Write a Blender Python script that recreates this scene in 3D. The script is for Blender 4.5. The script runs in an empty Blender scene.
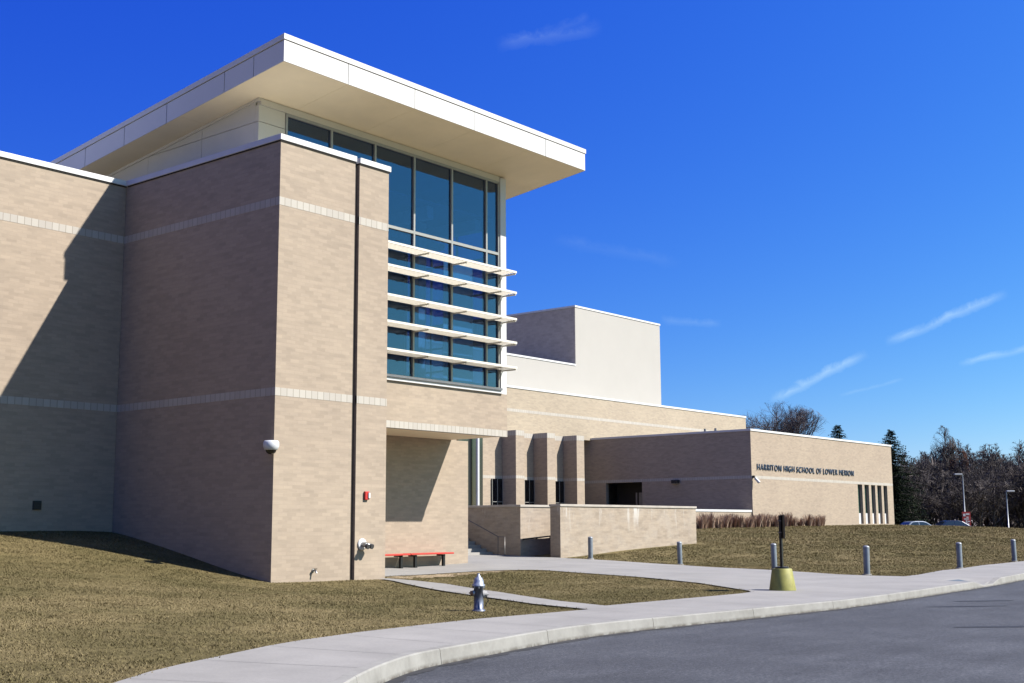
import bpy, bmesh, math, random
import numpy as np
from mathutils import Vector, Matrix
from mathutils.geometry import tessellate_polygon

# ------------------------------------------------------------------ camera, sky, sun, exposure
S = bpy.context.scene
COL = S.collection
random.seed(7); rng = np.random.default_rng(7)
F_PX = 1244.08
PITCH, YAW, ROLL = 0.147982575, 0.688731893, -0.004972853
def cam_axes():
    c, s = math.cos(YAW), math.sin(YAW)
    E = np.array([[s, 0, c], [-c, 0, s], [0, -1, 0.]])
    cp, sp = math.cos(PITCH), math.sin(PITCH)
    P = np.array([[1, 0, 0], [0, cp, sp], [0, -sp, cp]])
    cr, sr = math.cos(ROLL), math.sin(ROLL)
    Q = np.array([[cr, -sr, 0], [sr, cr, 0], [0, 0, 1]])
    return E @ (Q @ P).T
M = cam_axes()
cd = bpy.data.cameras.new('camera'); cam = bpy.data.objects.new('camera', cd); COL.objects.link(cam)
r_, u_, b_ = M[:, 0], -M[:, 1], -M[:, 2]
cam.matrix_world = Matrix(((r_[0], u_[0], b_[0], 0), (r_[1], u_[1], b_[1], 0), (r_[2], u_[2], b_[2], 0), (0, 0, 0, 1)))
cd.sensor_fit = 'HORIZONTAL'; cd.sensor_width = 36; cd.lens = F_PX / 1024 * 36
cd.clip_start = 0.1; cd.clip_end = 3000
S.camera = cam

SUN = Vector((0.53, -0.90, 1.0)).normalized()
ELEV = math.asin(SUN.z)
AZ = math.atan2(SUN.x, SUN.y)
sl = bpy.data.lights.new('sun', 'SUN'); so = bpy.data.objects.new('sun', sl); COL.objects.link(so)
sl.energy = 5.0; sl.angle = math.radians(0.53); sl.color = (1.0, 0.955, 0.89)
so.rotation_euler = SUN.to_track_quat('Z', 'Y').to_euler(); so.location = (0, -20, 60)

W = bpy.data.worlds.new('World'); S.world = W; W.use_nodes = True
nt = W.node_tree; N = nt.nodes; Lk = nt.links
for n in list(N): N.remove(n)
out = N.new('ShaderNodeOutputWorld'); bg = N.new('ShaderNodeBackground'); bg.inputs['Strength'].default_value = 0.05
sky = N.new('ShaderNodeTexSky'); sky.sky_type = 'NISHITA'; sky.sun_disc = False
sky.sun_elevation = ELEV; sky.sun_rotation = AZ; sky.air_density = 1.0; sky.dust_density = 0.0; sky.ozone_density = 4.0; sky.altitude = 300
tc = N.new('ShaderNodeTexCoord')
def wmath(op, a, b=None, c=None, clamp=False):
    m = N.new('ShaderNodeMath'); m.operation = op; m.use_clamp = clamp
    for i, v in enumerate((a, b, c)):
        if v is None: continue
        if isinstance(v, (int, float)): m.inputs[i].default_value = v
        else: Lk.new(v, m.inputs[i])
    return m.outputs[0]
def wdot(v):
    d = N.new('ShaderNodeVectorMath'); d.operation = 'DOT_PRODUCT'
    Lk.new(tc.outputs['Generated'], d.inputs[0]); d.inputs[1].default_value = v
    return d.outputs['Value']
wn = N.new('ShaderNodeTexNoise'); wn.inputs['Scale'].default_value = 46; wn.inputs['Detail'].default_value = 7; wn.inputs['Roughness'].default_value = .68; wn.inputs['Distortion'].default_value = .6
Lk.new(tc.outputs['Generated'], wn.inputs['Vector'])
# high ice-cloud streaks and vapour trails, given as compass azimuth / elevation of their two ends (degrees), width, strength
TRAILS = [
    (27.72, 5.52, 23.35, 7.61, .0046, .36), (22.61, 7.93, 17.39, 9.88, .0046, .34), (19.6, 6.91, 16.2, 7.55, .0032, .30),
    (24.73, 5.7, 21.83, 6.35, .0018, .10), (32.58, 9.37, 29.75, 9.11, .0040, .10), (40.2, 21.9, 35.0, 22.6, .0075, .085), (37.6, 13.2, 31.5, 11.9, .006, .035),
    (37.8, 22.3, 35.6, 23.1, .005, .05)]
cur = None
for (a0, e0, a1, e1, wd, st) in TRAILS:
    p0 = Vector((math.cos(math.radians(a0)) * math.cos(math.radians(e0)), math.sin(math.radians(a0)) * math.cos(math.radians(e0)), math.sin(math.radians(e0))))
    p1 = Vector((math.cos(math.radians(a1)) * math.cos(math.radians(e1)), math.sin(math.radians(a1)) * math.cos(math.radians(e1)), math.sin(math.radians(e1))))
    n = p0.cross(p1).normalized(); mid = (p0 + p1).normalized(); t = n.cross(mid).normalized(); half = math.sin(p0.angle(p1) / 2)
    off = wmath('ADD', wdot(n), wmath('MULTIPLY', wmath('SUBTRACT', wn.outputs['Fac'], .5), wd * 2.2))
    across = wmath('SUBTRACT', 1.0, wmath('DIVIDE', wmath('ABSOLUTE', off), wd), clamp=True)
    along = wmath('MULTIPLY', wmath('SUBTRACT', 1.0, wmath('DIVIDE', wmath('ABSOLUTE', wdot(t)), half), clamp=True), 3.0, clamp=True)
    m = wmath('MULTIPLY', wmath('MULTIPLY', across, along), wmath('MULTIPLY', wmath('POWER', wn.outputs['Fac'], 1.3), st * 2.0), clamp=True)
    m = wmath('MULTIPLY', m, wmath('GREATER_THAN', wdot(mid), 0.0))
    cur = m if cur is None else wmath('MAXIMUM', cur, m)
# deep clear-air blue, darkest at right angles to the sun (polarised sky)
sdot = wdot(tuple(SUN)); sep = N.new('ShaderNodeSeparateColor'); com = N.new('ShaderNodeCombineColor'); Lk.new(sky.outputs[0], sep.inputs[0])
for i, (c_, g_, k_) in enumerate(((2.0335, 1.9329, 1.2048), (1.27, 1.4822, 1.05), (.6344, .4931, .2950))):
    v = wmath('MULTIPLY', wmath('POWER', wmath('MULTIPLY', sep.outputs[i], .05), g_), c_ / .05)
    Lk.new(wmath('MULTIPLY', v, wmath('POWER', math.e, wmath('MULTIPLY', sdot, k_))), com.inputs[i])
mixc = N.new('ShaderNodeMix'); mixc.data_type = 'RGBA'
Lk.new(cur, mixc.inputs['Factor']); Lk.new(com.outputs[0], mixc.inputs['A']); mixc.inputs['B'].default_value = (5.6, 7.6, 8.6, 1)
Lk.new(mixc.outputs['Result'], bg.inputs['Color']); Lk.new(bg.outputs[0], out.inputs[0])

vs = S.view_settings; vs.view_transform = 'Standard'; vs.look = 'None'; vs.exposure = 1.35; vs.gamma = 1.0; vs.use_curve_mapping = False
S.render.engine = 'CYCLES'
S.cycles.max_bounces = 8; S.cycles.transparent_max_bounces = 16

# ------------------------------------------------------------------ helpers
def tag(o, label=None, cat=None, group=None, kind=None):
    if label: o['label'] = label
    if cat: o['category'] = cat
    if group: o['group'] = group
    if kind: o['kind'] = kind
    return o
def thing(name, label, cat, loc=(0, 0, 0), rz=0.0, group=None):
    o = bpy.data.objects.new(name, None); COL.objects.link(o); o.empty_display_size = .3
    o.location = loc; o.rotation_euler = (0, 0, rz)
    return tag(o, label, cat, group)
def origin_of(parent):
    v = Vector((0, 0, 0))
    while parent is not None:
        v += parent.location; parent = parent.parent
    return v
SCL = 1.0            # plan unit of the block being built, in metres (the lobby block is drawn on a 1.112 m unit)
class MB:
    """collects faces in metres and links them as one mesh object"""
    def __init__(s): s.v = []; s.f = []; s.sm = []
    def add(s, verts, faces, smooth=False):
        k = len(s.v); s.v += [tuple(map(float, v)) for v in verts]
        for f in faces: s.f.append(tuple(i + k for i in f)); s.sm.append(smooth)
        return s
    def box(s, x0, x1, y0, y1, z0, z1, skip=''):
        V = [(x0, y0, z0), (x1, y0, z0), (x1, y1, z0), (x0, y1, z0), (x0, y0, z1), (x1, y0, z1), (x1, y1, z1), (x0, y1, z1)]
        Fc = {'b': (0, 3, 2, 1), 't': (4, 5, 6, 7), 's': (0, 1, 5, 4), 'e': (1, 2, 6, 5), 'n': (2, 3, 7, 6), 'w': (3, 0, 4, 7)}
        return s.add(V, [f for k, f in Fc.items() if k not in skip])
    def hexa(s, V):
        return s.add(V, [(0, 3, 2, 1), (4, 5, 6, 7), (0, 1, 5, 4), (1, 2, 6, 5), (2, 3, 7, 6), (3, 0, 4, 7)])
    def wall_y(s, x0, x1, z0, z1, y0, y1, holes=()):
        """wall facing -Y (from y0 to y1) pierced by holes (x0,x1,z0,z1)"""
        xs = sorted({x0, x1, *[h[0] for h in holes], *[h[1] for h in holes]}); zs = sorted({z0, z1, *[h[2] for h in holes], *[h[3] for h in holes]})
        for a, b in zip(xs, xs[1:]):
            run = None
            for c, d in zip(zs, zs[1:]):
                mx, mz = (a + b) / 2, (c + d) / 2
                if any(h[0] < mx < h[1] and h[2] < mz < h[3] for h in holes): continue
                s.box(a, b, y0, y1, c, d)
        return s
    def wall_x(s, y0, y1, z0, z1, x0, x1, holes=()):
        ys = sorted({y0, y1, *[h[0] for h in holes], *[h[1] for h in holes]}); zs = sorted({z0, z1, *[h[2] for h in holes], *[h[3] for h in holes]})
        for a, b in zip(ys, ys[1:]):
            for c, d in zip(zs, zs[1:]):
                my, mz = (a + b) / 2, (c + d) / 2
                if any(h[0] < my < h[1] and h[2] < mz < h[3] for h in holes): continue
                s.box(x0, x1, a, b, c, d)
        return s
    def tube(s, pts, rad, n=8, cap=True, smooth=True):
        pts = [Vector(p) for p in pts]; R = rad if isinstance(rad, (list, tuple)) else [rad] * len(pts)
        V = []; prev = None
        for i, p in enumerate(pts):
            d = (pts[min(i + 1, len(pts) - 1)] - pts[max(i - 1, 0)]).normalized()
            a = prev if prev is not None and abs(prev.dot(d)) < .9 else (Vector((1, 0, 0)) if abs(d.x) < .8 else Vector((0, 1, 0)))
            a = (a - d * a.dot(d)).normalized(); prev = a; b = d.cross(a)
            for k in range(n):
                t = 2 * math.pi * k / n; V.append(p + (a * math.cos(t) + b * math.sin(t)) * R[i])
        Fc = []
        for i in range(len(pts) - 1):
            for k in range(n):
                Fc.append((i * n + k, i * n + (k + 1) % n, (i + 1) * n + (k + 1) % n, (i + 1) * n + k))
        s.add(V, Fc, smooth)
        if cap:
            s.add(V[:n], [tuple(range(n - 1, -1, -1))]); s.add(V[-n:], [tuple(range(n))])
        return s
    def lathe(s, prof, c=(0, 0, 0), n=20, axis='z', smooth=True):
        V = []
        for (r, h) in prof:
            for k in range(n):
                t = 2 * math.pi * k / n; a, b = r * math.cos(t), r * math.sin(t)
                p = (a, b, h) if axis == 'z' else ((h, a, b) if axis == 'x' else (b, h, a))
                V.append((p[0] + c[0], p[1] + c[1], p[2] + c[2]))
        Fc = []
        for i in range(len(prof) - 1):
            for k in range(n): Fc.append((i * n + k, i * n + (k + 1) % n, (i + 1) * n + (k + 1) % n, (i + 1) * n + k))
        s.add(V, Fc, smooth)
        if prof[0][0] > 1e-4: s.add(V[:n], [tuple(range(n - 1, -1, -1))])
        if prof[-1][0] > 1e-4: s.add(V[-n:], [tuple(range(n))])
        return s
    def prism(s, poly, y0, y1, axis='y'):
        """polygon (x,z) extruded along y"""
        n = len(poly); V = [(p[0], y0, p[1]) for p in poly] + [(p[0], y1, p[1]) for p in poly]
        Fc = [tuple(range(n)), tuple(range(2 * n - 1, n - 1, -1))] + [(i, i + n, (i + 1) % n + n, (i + 1) % n) for i in range(n)]
        return s.add(V, Fc)
    def build(s, name, mat, parent=None, bevel=0.0, rel=False):
        me = bpy.data.meshes.new(name)
        o3 = Vector((0, 0, 0)) if rel else origin_of(parent)
        if SCL != 1.0: s.v = [(a * SCL, b * SCL, c * SCL) for a, b, c in s.v]
        me.from_pydata([(v[0] - o3.x, v[1] - o3.y, v[2] - o3.z) for v in s.v], [], s.f); me.update()
        me.polygons.foreach_set('use_smooth', s.sm)
        uv = me.uv_layers.new(name='UVMap')
        for p in me.polygons:                                   # box-projected metres
            nrm = p.normal
            for li in p.loop_indices:
                x, y, z = s.v[me.loops[li].vertex_index]
                if abs(nrm.z) > .75: uv.data[li].uv = (x, y)
                elif abs(nrm.x) > abs(nrm.y): uv.data[li].uv = (y, z)
                else: uv.data[li].uv = (x, z)
        me.materials.append(mat)
        o = bpy.data.objects.new(name, me); COL.objects.link(o)
        if parent is not None: o.parent = parent
        if bevel:
            b = o.modifiers.new('bevel', 'BEVEL'); b.width = bevel; b.segments = 2; b.limit_method = 'ANGLE'
        return o
def copy_tree(o, parent=None):
    c = o.copy(); COL.objects.link(c)
    if parent is not None: c.parent = parent
    for ch in [x for x in bpy.data.objects if x.parent == o]: copy_tree(ch, c)
    return c

# ------------------------------------------------------------------ materials
AL = .57          # one factor on every base colour: keeps surfaces at the photograph's level for this exposure
def sc(c): return tuple(x * AL for x in c)
def new_mat(name, base=(.5, .5, .5), rough=.7, metal=0.0, spec=.4):
    m = bpy.data.materials.new(name); m.use_nodes = True
    b = m.node_tree.nodes['Principled BSDF']
    b.inputs['Base Color'].default_value = (*sc(base), 1); b.inputs['Roughness'].default_value = rough; b.inputs['Metallic'].default_value = metal
    b.inputs['Specular IOR Level'].default_value = spec
    return m, m.node_tree, b
def nd(nt, t, **kw):
    n = nt.nodes.new(t)
    for k, v in kw.items():
        if k in n.inputs.keys(): n.inputs[k].default_value = v
        else: setattr(n, k, v)
    return n
def noise(nt, vec, scale, detail=4, rough=.6):
    n = nd(nt, 'ShaderNodeTexNoise', Scale=scale, Detail=detail, Roughness=rough); nt.links.new(vec, n.inputs['Vector']); return n.outputs['Fac']
def ramp(nt, fac, stops):
    r = nt.nodes.new('ShaderNodeValToRGB'); nt.links.new(fac, r.inputs[0]); e = r.color_ramp.elements
    while len(e) < len(stops): e.new(.5)
    for el, (p, c) in zip(e, stops): el.position = p; el.color = (*c, 1) if len(c) == 3 else c
    return r.outputs[0]
def mixrgb(nt, fac, a, b, mode='MIX'):
    m = nt.nodes.new('ShaderNodeMix'); m.data_type = 'RGBA'; m.blend_type = mode
    for k, v in (('Factor', fac), ('A', a), ('B', b)):
        if isinstance(v, (int, float)): m.inputs[k].default_value = v
        elif isinstance(v, tuple): m.inputs[k].default_value = (*v, 1)
        else: nt.links.new(v, m.inputs[k])
    return m.outputs['Result']
def bump(nt, b, h, strength, dist=.02):
    n = nd(nt, 'ShaderNodeBump', Strength=strength, Distance=dist); nt.links.new(h, n.inputs['Height']); nt.links.new(n.outputs[0], b.inputs['Normal'])
def posn(nt): return nt.nodes.new('ShaderNodeNewGeometry').outputs['Position']
def plain(name, base, rough=.6, metal=0.0, var=.12, scale=6.0, spec=.4, bmp=0.0):
    """one colour with a little mottling of its own"""
    m, nt, b = new_mat(name, base, rough, metal, spec)
    f = noise(nt, posn(nt), scale, 5)
    base = sc(base)
    lo = tuple(c * (1 - var) for c in base); hi = tuple(min(1, c * (1 + var)) for c in base)
    nt.links.new(ramp(nt, f, [(.3, lo), (.7, hi)]), b.inputs['Base Color'])
    if bmp: bump(nt, b, noise(nt, posn(nt), scale * 8, 3), bmp)
    return m
def brick_mat(name, c1, c2, mortar, bw=.3, rh=.1, ms=.009, stain=.10):
    m, nt, b = new_mat(name, c1, .85, 0, .25); c1, c2, mortar = sc(c1), sc(c2), sc(mortar)
    uv = nt.nodes.new('ShaderNodeUVMap').outputs[0]
    t = nd(nt, 'ShaderNodeTexBrick', Scale=1.0)
    t.inputs['Brick Width'].default_value = bw; t.inputs['Row Height'].default_value = rh
    t.inputs['Mortar Size'].default_value = ms; t.inputs['Mortar Smooth'].default_value = .3; t.inputs['Bias'].default_value = -.25
    c1 = tuple(x * 1.05 for x in c1); c2 = tuple(x * y for x, y in zip(c2, (.93, .93, .935)))
    t.inputs['Color1'].default_value = (*c1, 1); t.inputs['Color2'].default_value = (*c2, 1); t.inputs['Mortar'].default_value = (*mortar, 1)
    nt.links.new(uv, t.inputs['Vector'])
    # batches of bricks: stretched noise in wall coordinates
    mp = nd(nt, 'ShaderNodeMapping'); mp.inputs['Scale'].default_value = (.75, 3.2, 1); nt.links.new(uv, mp.inputs[0])
    bt = noise(nt, mp.outputs[0], 1.6, 6, .7)
    big = noise(nt, posn(nt), .23, 4, .55)
    c = mixrgb(nt, 1.0, t.outputs['Color'], ramp(nt, bt, [(.34, (1 - stain, 1 - stain * 1.02, 1 - stain * 1.0)), (.5, (.985, .98, .975)), (.68, (1.06, 1.055, 1.04))]), 'MULTIPLY')
    c = mixrgb(nt, 1.0, c, ramp(nt, big, [(.3, (.93, .92, .91)), (.7, (1.05, 1.05, 1.03))]), 'MULTIPLY')
    nt.links.new(c, b.inputs['Base Color'])
    bump(nt, b, t.outputs['Fac'], -.35, .006)
    return m
BR = brick_mat('tan_brick', (.445, .362, .278), (.415, .337, .258), (.43, .350, .268))
BRP = brick_mat('pale_brick', (.47, .395, .298), (.44, .368, .278), (.45, .38, .29))
m_, nt_, b_p = new_mat('cream_block', (.62, .56, .46), .8)
def block_mat():
    m, nt, b = new_mat('cream_block_band', (.6, .54, .44), .8, 0, .3)
    uv = nt.nodes.new('ShaderNodeUVMap').outputs[0]
    t = nd(nt, 'ShaderNodeTexBrick', Scale=1.0); t.offset = 0.0
    t.inputs['Brick Width'].default_value = .212; t.inputs['Row Height'].default_value = 50; t.inputs['Mortar Size'].default_value = .012
    t.inputs['Color1'].default_value = (*sc((.55, .51, .44)), 1); t.inputs['Color2'].default_value = (*sc((.49, .45, .39)), 1); t.inputs['Mortar'].default_value = (*sc((.36, .315, .26)), 1)
    mp = nd(nt, 'ShaderNodeMapping'); mp.inputs['Location'].default_value = (0, 25, 0); nt.links.new(uv, mp.inputs[0]); nt.links.new(mp.outputs[0], t.inputs['Vector'])
    nt.links.new(t.outputs['Color'], b.inputs['Base Color'])
    return m
BLK = block_mat()
COPING = plain('coping_metal', (.76, .755, .74), .45, 0, .05, 3)
WHITE = plain('white_panel', (.74, .73, .71), .5, 0, .04, 1.2)
CREAM = plain('cream_panel', (.74, .69, .57), .6, 0, .04, 1.0)
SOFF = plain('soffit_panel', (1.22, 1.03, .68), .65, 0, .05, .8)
SHADE = plain('sunshade_metal', (.84, .79, .67), .45, 0, .06, 5)
FASC = plain('fascia_panel', (.74, .725, .69), .45, 0, .03, .8)
DARK = plain('dark_joint', (.03, .025, .022), .8)
MULL = plain('mullion_metal', (.42, .41, .38), .4, .3, .05, 5)
GREY = plain('grey_metal', (.22, .22, .23), .45, .4)
STUC = plain('white_stucco', (.475, .452, .41), .85, 0, .022, .4)
GREYBR = brick_mat('grey_block', (.58, .50, .41), (.52, .45, .37), (.55, .48, .40), .4, .2, .01)
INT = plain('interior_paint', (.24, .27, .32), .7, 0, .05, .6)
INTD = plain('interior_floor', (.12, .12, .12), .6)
ROOFM = plain('roof_membrane', (.45, .45, .44), .85)
def glass_mat(name, tint, refl):
    m = bpy.data.materials.new(name); m.use_nodes = True; nt = m.node_tree
    for n in list(nt.nodes): nt.nodes.remove(n)
    o = nt.nodes.new('ShaderNodeOutputMaterial'); tr = nt.nodes.new('ShaderNodeBsdfTransparent'); tr.inputs[0].default_value = (*tint, 1)
    gl = nt.nodes.new('ShaderNodeBsdfGlossy'); gl.inputs['Roughness'].default_value = .01; gl.inputs['Color'].default_value = (.50, .65, .92, 1)
    lw = nd(nt, 'ShaderNodeLayerWeight', Blend=.5)
    mr = nd(nt, 'ShaderNodeMapRange'); mr.inputs['To Min'].default_value = refl; mr.inputs['To Max'].default_value = min(1, refl + .45)
    pw = nt.nodes.new('ShaderNodeMath'); pw.operation = 'POWER'; pw.inputs[1].default_value = 2.5
    nt.links.new(lw.outputs['Facing'], pw.inputs[0]); nt.links.new(pw.outputs[0], mr.inputs['Value'])
    bn = nd(nt, 'ShaderNodeBump', Strength=.02, Distance=.05); nt.links.new(noise(nt, posn(nt), .8, 2), bn.inputs['Height']); nt.links.new(bn.outputs[0], gl.inputs['Normal'])
    mx = nt.nodes.new('ShaderNodeMixShader'); nt.links.new(mr.outputs[0], mx.inputs[0]); nt.links.new(tr.outputs[0], mx.inputs[1]); nt.links.new(gl.outputs[0], mx.inputs[2])
    nt.links.new(mx.outputs[0], o.inputs[0]); return m
GLASS = glass_mat('window_glass', (.37, .51, .67), .11)
GLASSG = glass_mat('green_glass', (.66, .78, .72), .10)
def door_glass(): return glass_mat('door_glass', (.08, .12, .13), .08)
DGLASS = door_glass()

# lawn
def lawn_mat():
    m, nt, b = new_mat('dormant_lawn', (.2, .16, .08), .95, 0, .1)
    P = posn(nt)
    f1 = noise(nt, P, 14, 6, .75); f2 = noise(nt, P, .35, 4, .6); f3 = noise(nt, P, 2.2, 5, .65); f4 = noise(nt, P, .09, 3, .5)
    c = ramp(nt, f1, [(.30, sc((.135, .106, .050))), (.48, sc((.215, .170, .083))), (.62, sc((.285, .230, .106))), (.75, sc((.42, .335, .18)))])
    g = ramp(nt, f1, [(.3, sc((.075, .066, .027))), (.52, sc((.140, .118, .050))), (.72, sc((.22, .180, .085)))])
    c = mixrgb(nt, ramp(nt, f2, [(.44, (0, 0, 0)), (.60, (.72, .72, .72))]), c, g)
    c = mixrgb(nt, ramp(nt, f4, [(.40, (0, 0, 0)), (.62, (.40, .40, .40))]), c, g)
    c = mixrgb(nt, 1.0, c, ramp(nt, f3, [(.3, (.70, .69, .64)), (.7, (1.2, 1.17, 1.14))]), 'MULTIPLY')
    nt.links.new(c, b.inputs['Base Color']); bump(nt, b, f1, .9, .05); return m
LAWN = lawn_mat()
def blade_mat():
    m, nt, b = new_mat('grass_blades', (.2, .17, .08), .9, 0, .1)
    P = posn(nt); g = nt.nodes.new('ShaderNodeNewGeometry')
    c = ramp(nt, g.outputs['Random Per Island'], [(0, sc((.185, .145, .068))), (.4, sc((.248, .196, .095))), (.75, sc((.295, .234, .116))), (1, sc((.39, .312, .168)))])
    gr = ramp(nt, g.outputs['Random Per Island'], [(0, sc((.105, .090, .036))), (.6, sc((.150, .128, .052))), (1, sc((.215, .178, .082)))])
    f2 = noise(nt, P, .35, 4, .6); f4 = noise(nt, P, .09, 3, .5)
    c = mixrgb(nt, ramp(nt, f2, [(.44, (0, 0, 0)), (.60, (.72, .72, .72))]), c, gr)
    c = mixrgb(nt, ramp(nt, f4, [(.40, (0, 0, 0)), (.62, (.40, .40, .40))]), c, gr)
    nt.links.new(c, b.inputs['Base Color']); return m
BLADE = blade_mat()
def asphalt_mat():
    m, nt, b = new_mat('asphalt', (.05, .05, .055), .85, 0, .3)
    P = posn(nt); f = noise(nt, P, 34, 4, .85); f2 = noise(nt, P, .5, 5, .6); f3 = noise(nt, P, 7, 3)
    mp = nd(nt, 'ShaderNodeMapping'); mp.inputs['Scale'].default_value = (.12, 1.3, 1); mp.inputs['Rotation'].default_value = (0, 0, .12); nt.links.new(P, mp.inputs[0])
    f5 = noise(nt, mp.outputs[0], 1.4, 4, .6)
    c = ramp(nt, f, [(.3, sc((.024, .027, .034))), (.5, sc((.054, .057, .066))), (.70, sc((.18, .184, .194)))])
    c = mixrgb(nt, 1.0, c, ramp(nt, f2, [(.3, (.70, .70, .71)), (.7, (1.26, 1.26, 1.25))]), 'MULTIPLY')
    c = mixrgb(nt, 1.0, c, ramp(nt, f5, [(.3, (.84, .84, .84)), (.7, (1.14, 1.14, 1.14))]), 'MULTIPLY')
    nt.links.new(c, b.inputs['Base Color']); bump(nt, b, f, .5, .012); return m
ASPH = asphalt_mat()
def conc_mat(name, base, var=.10):
    m, nt, b = new_mat(name, base, .85, 0, .25); base = sc(base)
    P = posn(nt); f = noise(nt, P, .6, 6, .65); f1 = noise(nt, P, 30, 4, .7)
    c = ramp(nt, f, [(.3, tuple(x * (1 - var) for x in base)), (.7, tuple(x * (1 + var) for x in base))])
    c = mixrgb(nt, 1.0, c, ramp(nt, f1, [(.3, (.90, .90, .90)), (.7, (1.07, 1.07, 1.07))]), 'MULTIPLY')
    nt.links.new(c, b.inputs['Base Color']); bump(nt, b, f1, .25, .006); return m
CONC = conc_mat('pavement_concrete', (.325, .312, .288), .13)
def kerb_mat():
    m, nt, b = new_mat('kerb_concrete', (.38, .36, .31), .9, 0, .2)
    P = posn(nt); f = noise(nt, P, 2.2, 6, .7); f2 = noise(nt, P, 5, 6, .8)
    c = ramp(nt, f, [(.3, sc((.255, .245, .222))), (.55, sc((.33, .32, .292))), (.75, sc((.385, .375, .345)))])
    sp = nt.nodes.new('ShaderNodeSeparateXYZ'); nt.links.new(P, sp.inputs[0])
    mr = nd(nt, 'ShaderNodeMapRange'); mr.inputs['From Min'].default_value = -1.75; mr.inputs['From Max'].default_value = -1.69
    mr.inputs['To Min'].default_value = 1.0; mr.inputs['To Max'].default_value = 0.0; nt.links.new(sp.outputs[2], mr.inputs['Value'])
    mm = nt.nodes.new('ShaderNodeMath'); mm.operation = 'MULTIPLY'; nt.links.new(mr.outputs[0], mm.inputs[0]); nt.links.new(ramp(nt, f2, [(.40, (.15, .15, .15)), (.56, (1, 1, 1))]), mm.inputs[1])
    c = mixrgb(nt, mm.outputs[0], c, sc((.09, .075, .06))); nt.links.new(c, b.inputs['Base Color']); bump(nt, b, f2, .4, .01); return m
KERB = kerb_mat()
STEPM = conc_mat('step_concrete', (.42, .40, .37))

# ------------------------------------------------------------------ terrain
CP = [(20.8,25.07,-1.37),(24.8,25.07,-1.42),(20.8,28.3,-.78),(20.8,31.9,-.12),(17.4,32.2,-.05),(10,32.2,.05),(0,32,.1),(-20,32,.1),
(14,27,-.75),(15,22,-1.2),(10,20,-1.1),(5,18,-1.1),(0,16,-1.1),(-15,18,-.9),
(18.15,15.8,-1.56),(12,11.5,-1.57),(8,8.4,-1.58),(16,12,-1.58),(22,14,-1.58),(28,15,-1.58),(34,14,-1.58),(40,13.5,-1.58),(46,14,-1.58),(60,17,-1.56),(5,4,-1.58),(-5,0,-1.58),
(30.9,31.6,-1.42),(35.7,31.6,-1.37),(27,26.5,-1.44),(31,27.5,-1.44),(27,22.5,-1.47),(33,20,-1.5),(42.3,34.4,-1.28),(42.64,32.47,-1.32),(47,32.4,-1.1),(53.7,32.47,-.85),
(41.9,30.3,-1.36),(44.2,27.6,-1.54),(40.5,21.4,-1.56),(38.5,17,-1.58),(45.2,16.5,-1.56),(54,17.4,-1.56),(37,31.5,-1.37),
(81,44.2,-.1),(106,44.2,-.02),(93,44,-.06),(68,44,-.2),(65,30,-.9),(85,30,-.6),(100,30,-.45),(115,36,-.35),(80,20,-1.45),(100,20,-1.2),(120,26,-1.0),(75,25,-1.1),
(135,60,-1.25),(160,60,-1.3),(135,20,-1.3),(200,120,-1.3),(300,200,-1.3),(300,0,-1.3),(120,-60,-1.5),(0,-60,-1.6),(-60,0,-1.5),(-60,60,.1),(50,90,0.),(110,80,-.3),(0,200,0),(200,300,-1)]
C_ = np.array(CP)
def ker(r): return np.where(r > 0, r * r * np.log(np.maximum(r, 1e-9)), 0)
def tps():
    n = len(C_); r = np.hypot(C_[:, None, 0] - C_[None, :, 0], C_[:, None, 1] - C_[None, :, 1]) / 50
    A = np.zeros((n + 3, n + 3)); A[:n, :n] = ker(r) + np.eye(n) * 2e-4; P = np.c_[np.ones(n), C_[:, :2] / 50]; A[:n, n:] = P; A[n:, :n] = P.T
    return np.linalg.solve(A, np.r_[C_[:, 2], 0, 0, 0])
TW = tps()
KT = [(-90, -14), (-40, -4), (-10, 1.6), (0, 3.9), (4.2, 5.9), (6.6, 7.6), (8.0, 8.85), (8.89, 9.5), (9.63, 10.01), (10.5, 10.53), (11.48, 11.0), (12.53, 11.29), (13.58, 11.51), (14.62, 11.74), (16.16, 11.99), (17.65, 12.07),
      (19.6, 11.99), (21.05, 11.9), (22.51, 11.84), (24.01, 11.78), (25.66, 11.76), (29.64, 11.98), (32.62, 12.21), (35.01, 12.38), (37.67, 12.62), (40.38, 12.95), (46, 13.6), (60, 15.2), (90, 18), (150, 22), (320, 30)]
KTA = np.array(KT, float)
def kerb_dist(x, y):
    """signed distance to the kerb line, positive on the building side"""
    x = np.asarray(x, float); y = np.asarray(y, float); best = np.full(x.shape, 1e9); sg = np.ones(x.shape)
    for a, b in zip(KTA[:-1], KTA[1:]):
        d = b - a; t = np.clip(((x - a[0]) * d[0] + (y - a[1]) * d[1]) / (d @ d), 0, 1)
        ex = x - a[0] - t * d[0]; ey = y - a[1] - t * d[1]; q = np.hypot(ex, ey); cr = d[0] * ey - d[1] * ex
        w = q < best - 1e-9; best = np.where(w, q, best); sg = np.where(w, np.where(cr >= 0, 1, -1), sg)
    return best * sg
def sstep(a, b, x): t = np.clip((x - a) / (b - a), 0, 1); return t * t * (3 - 2 * t)
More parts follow.
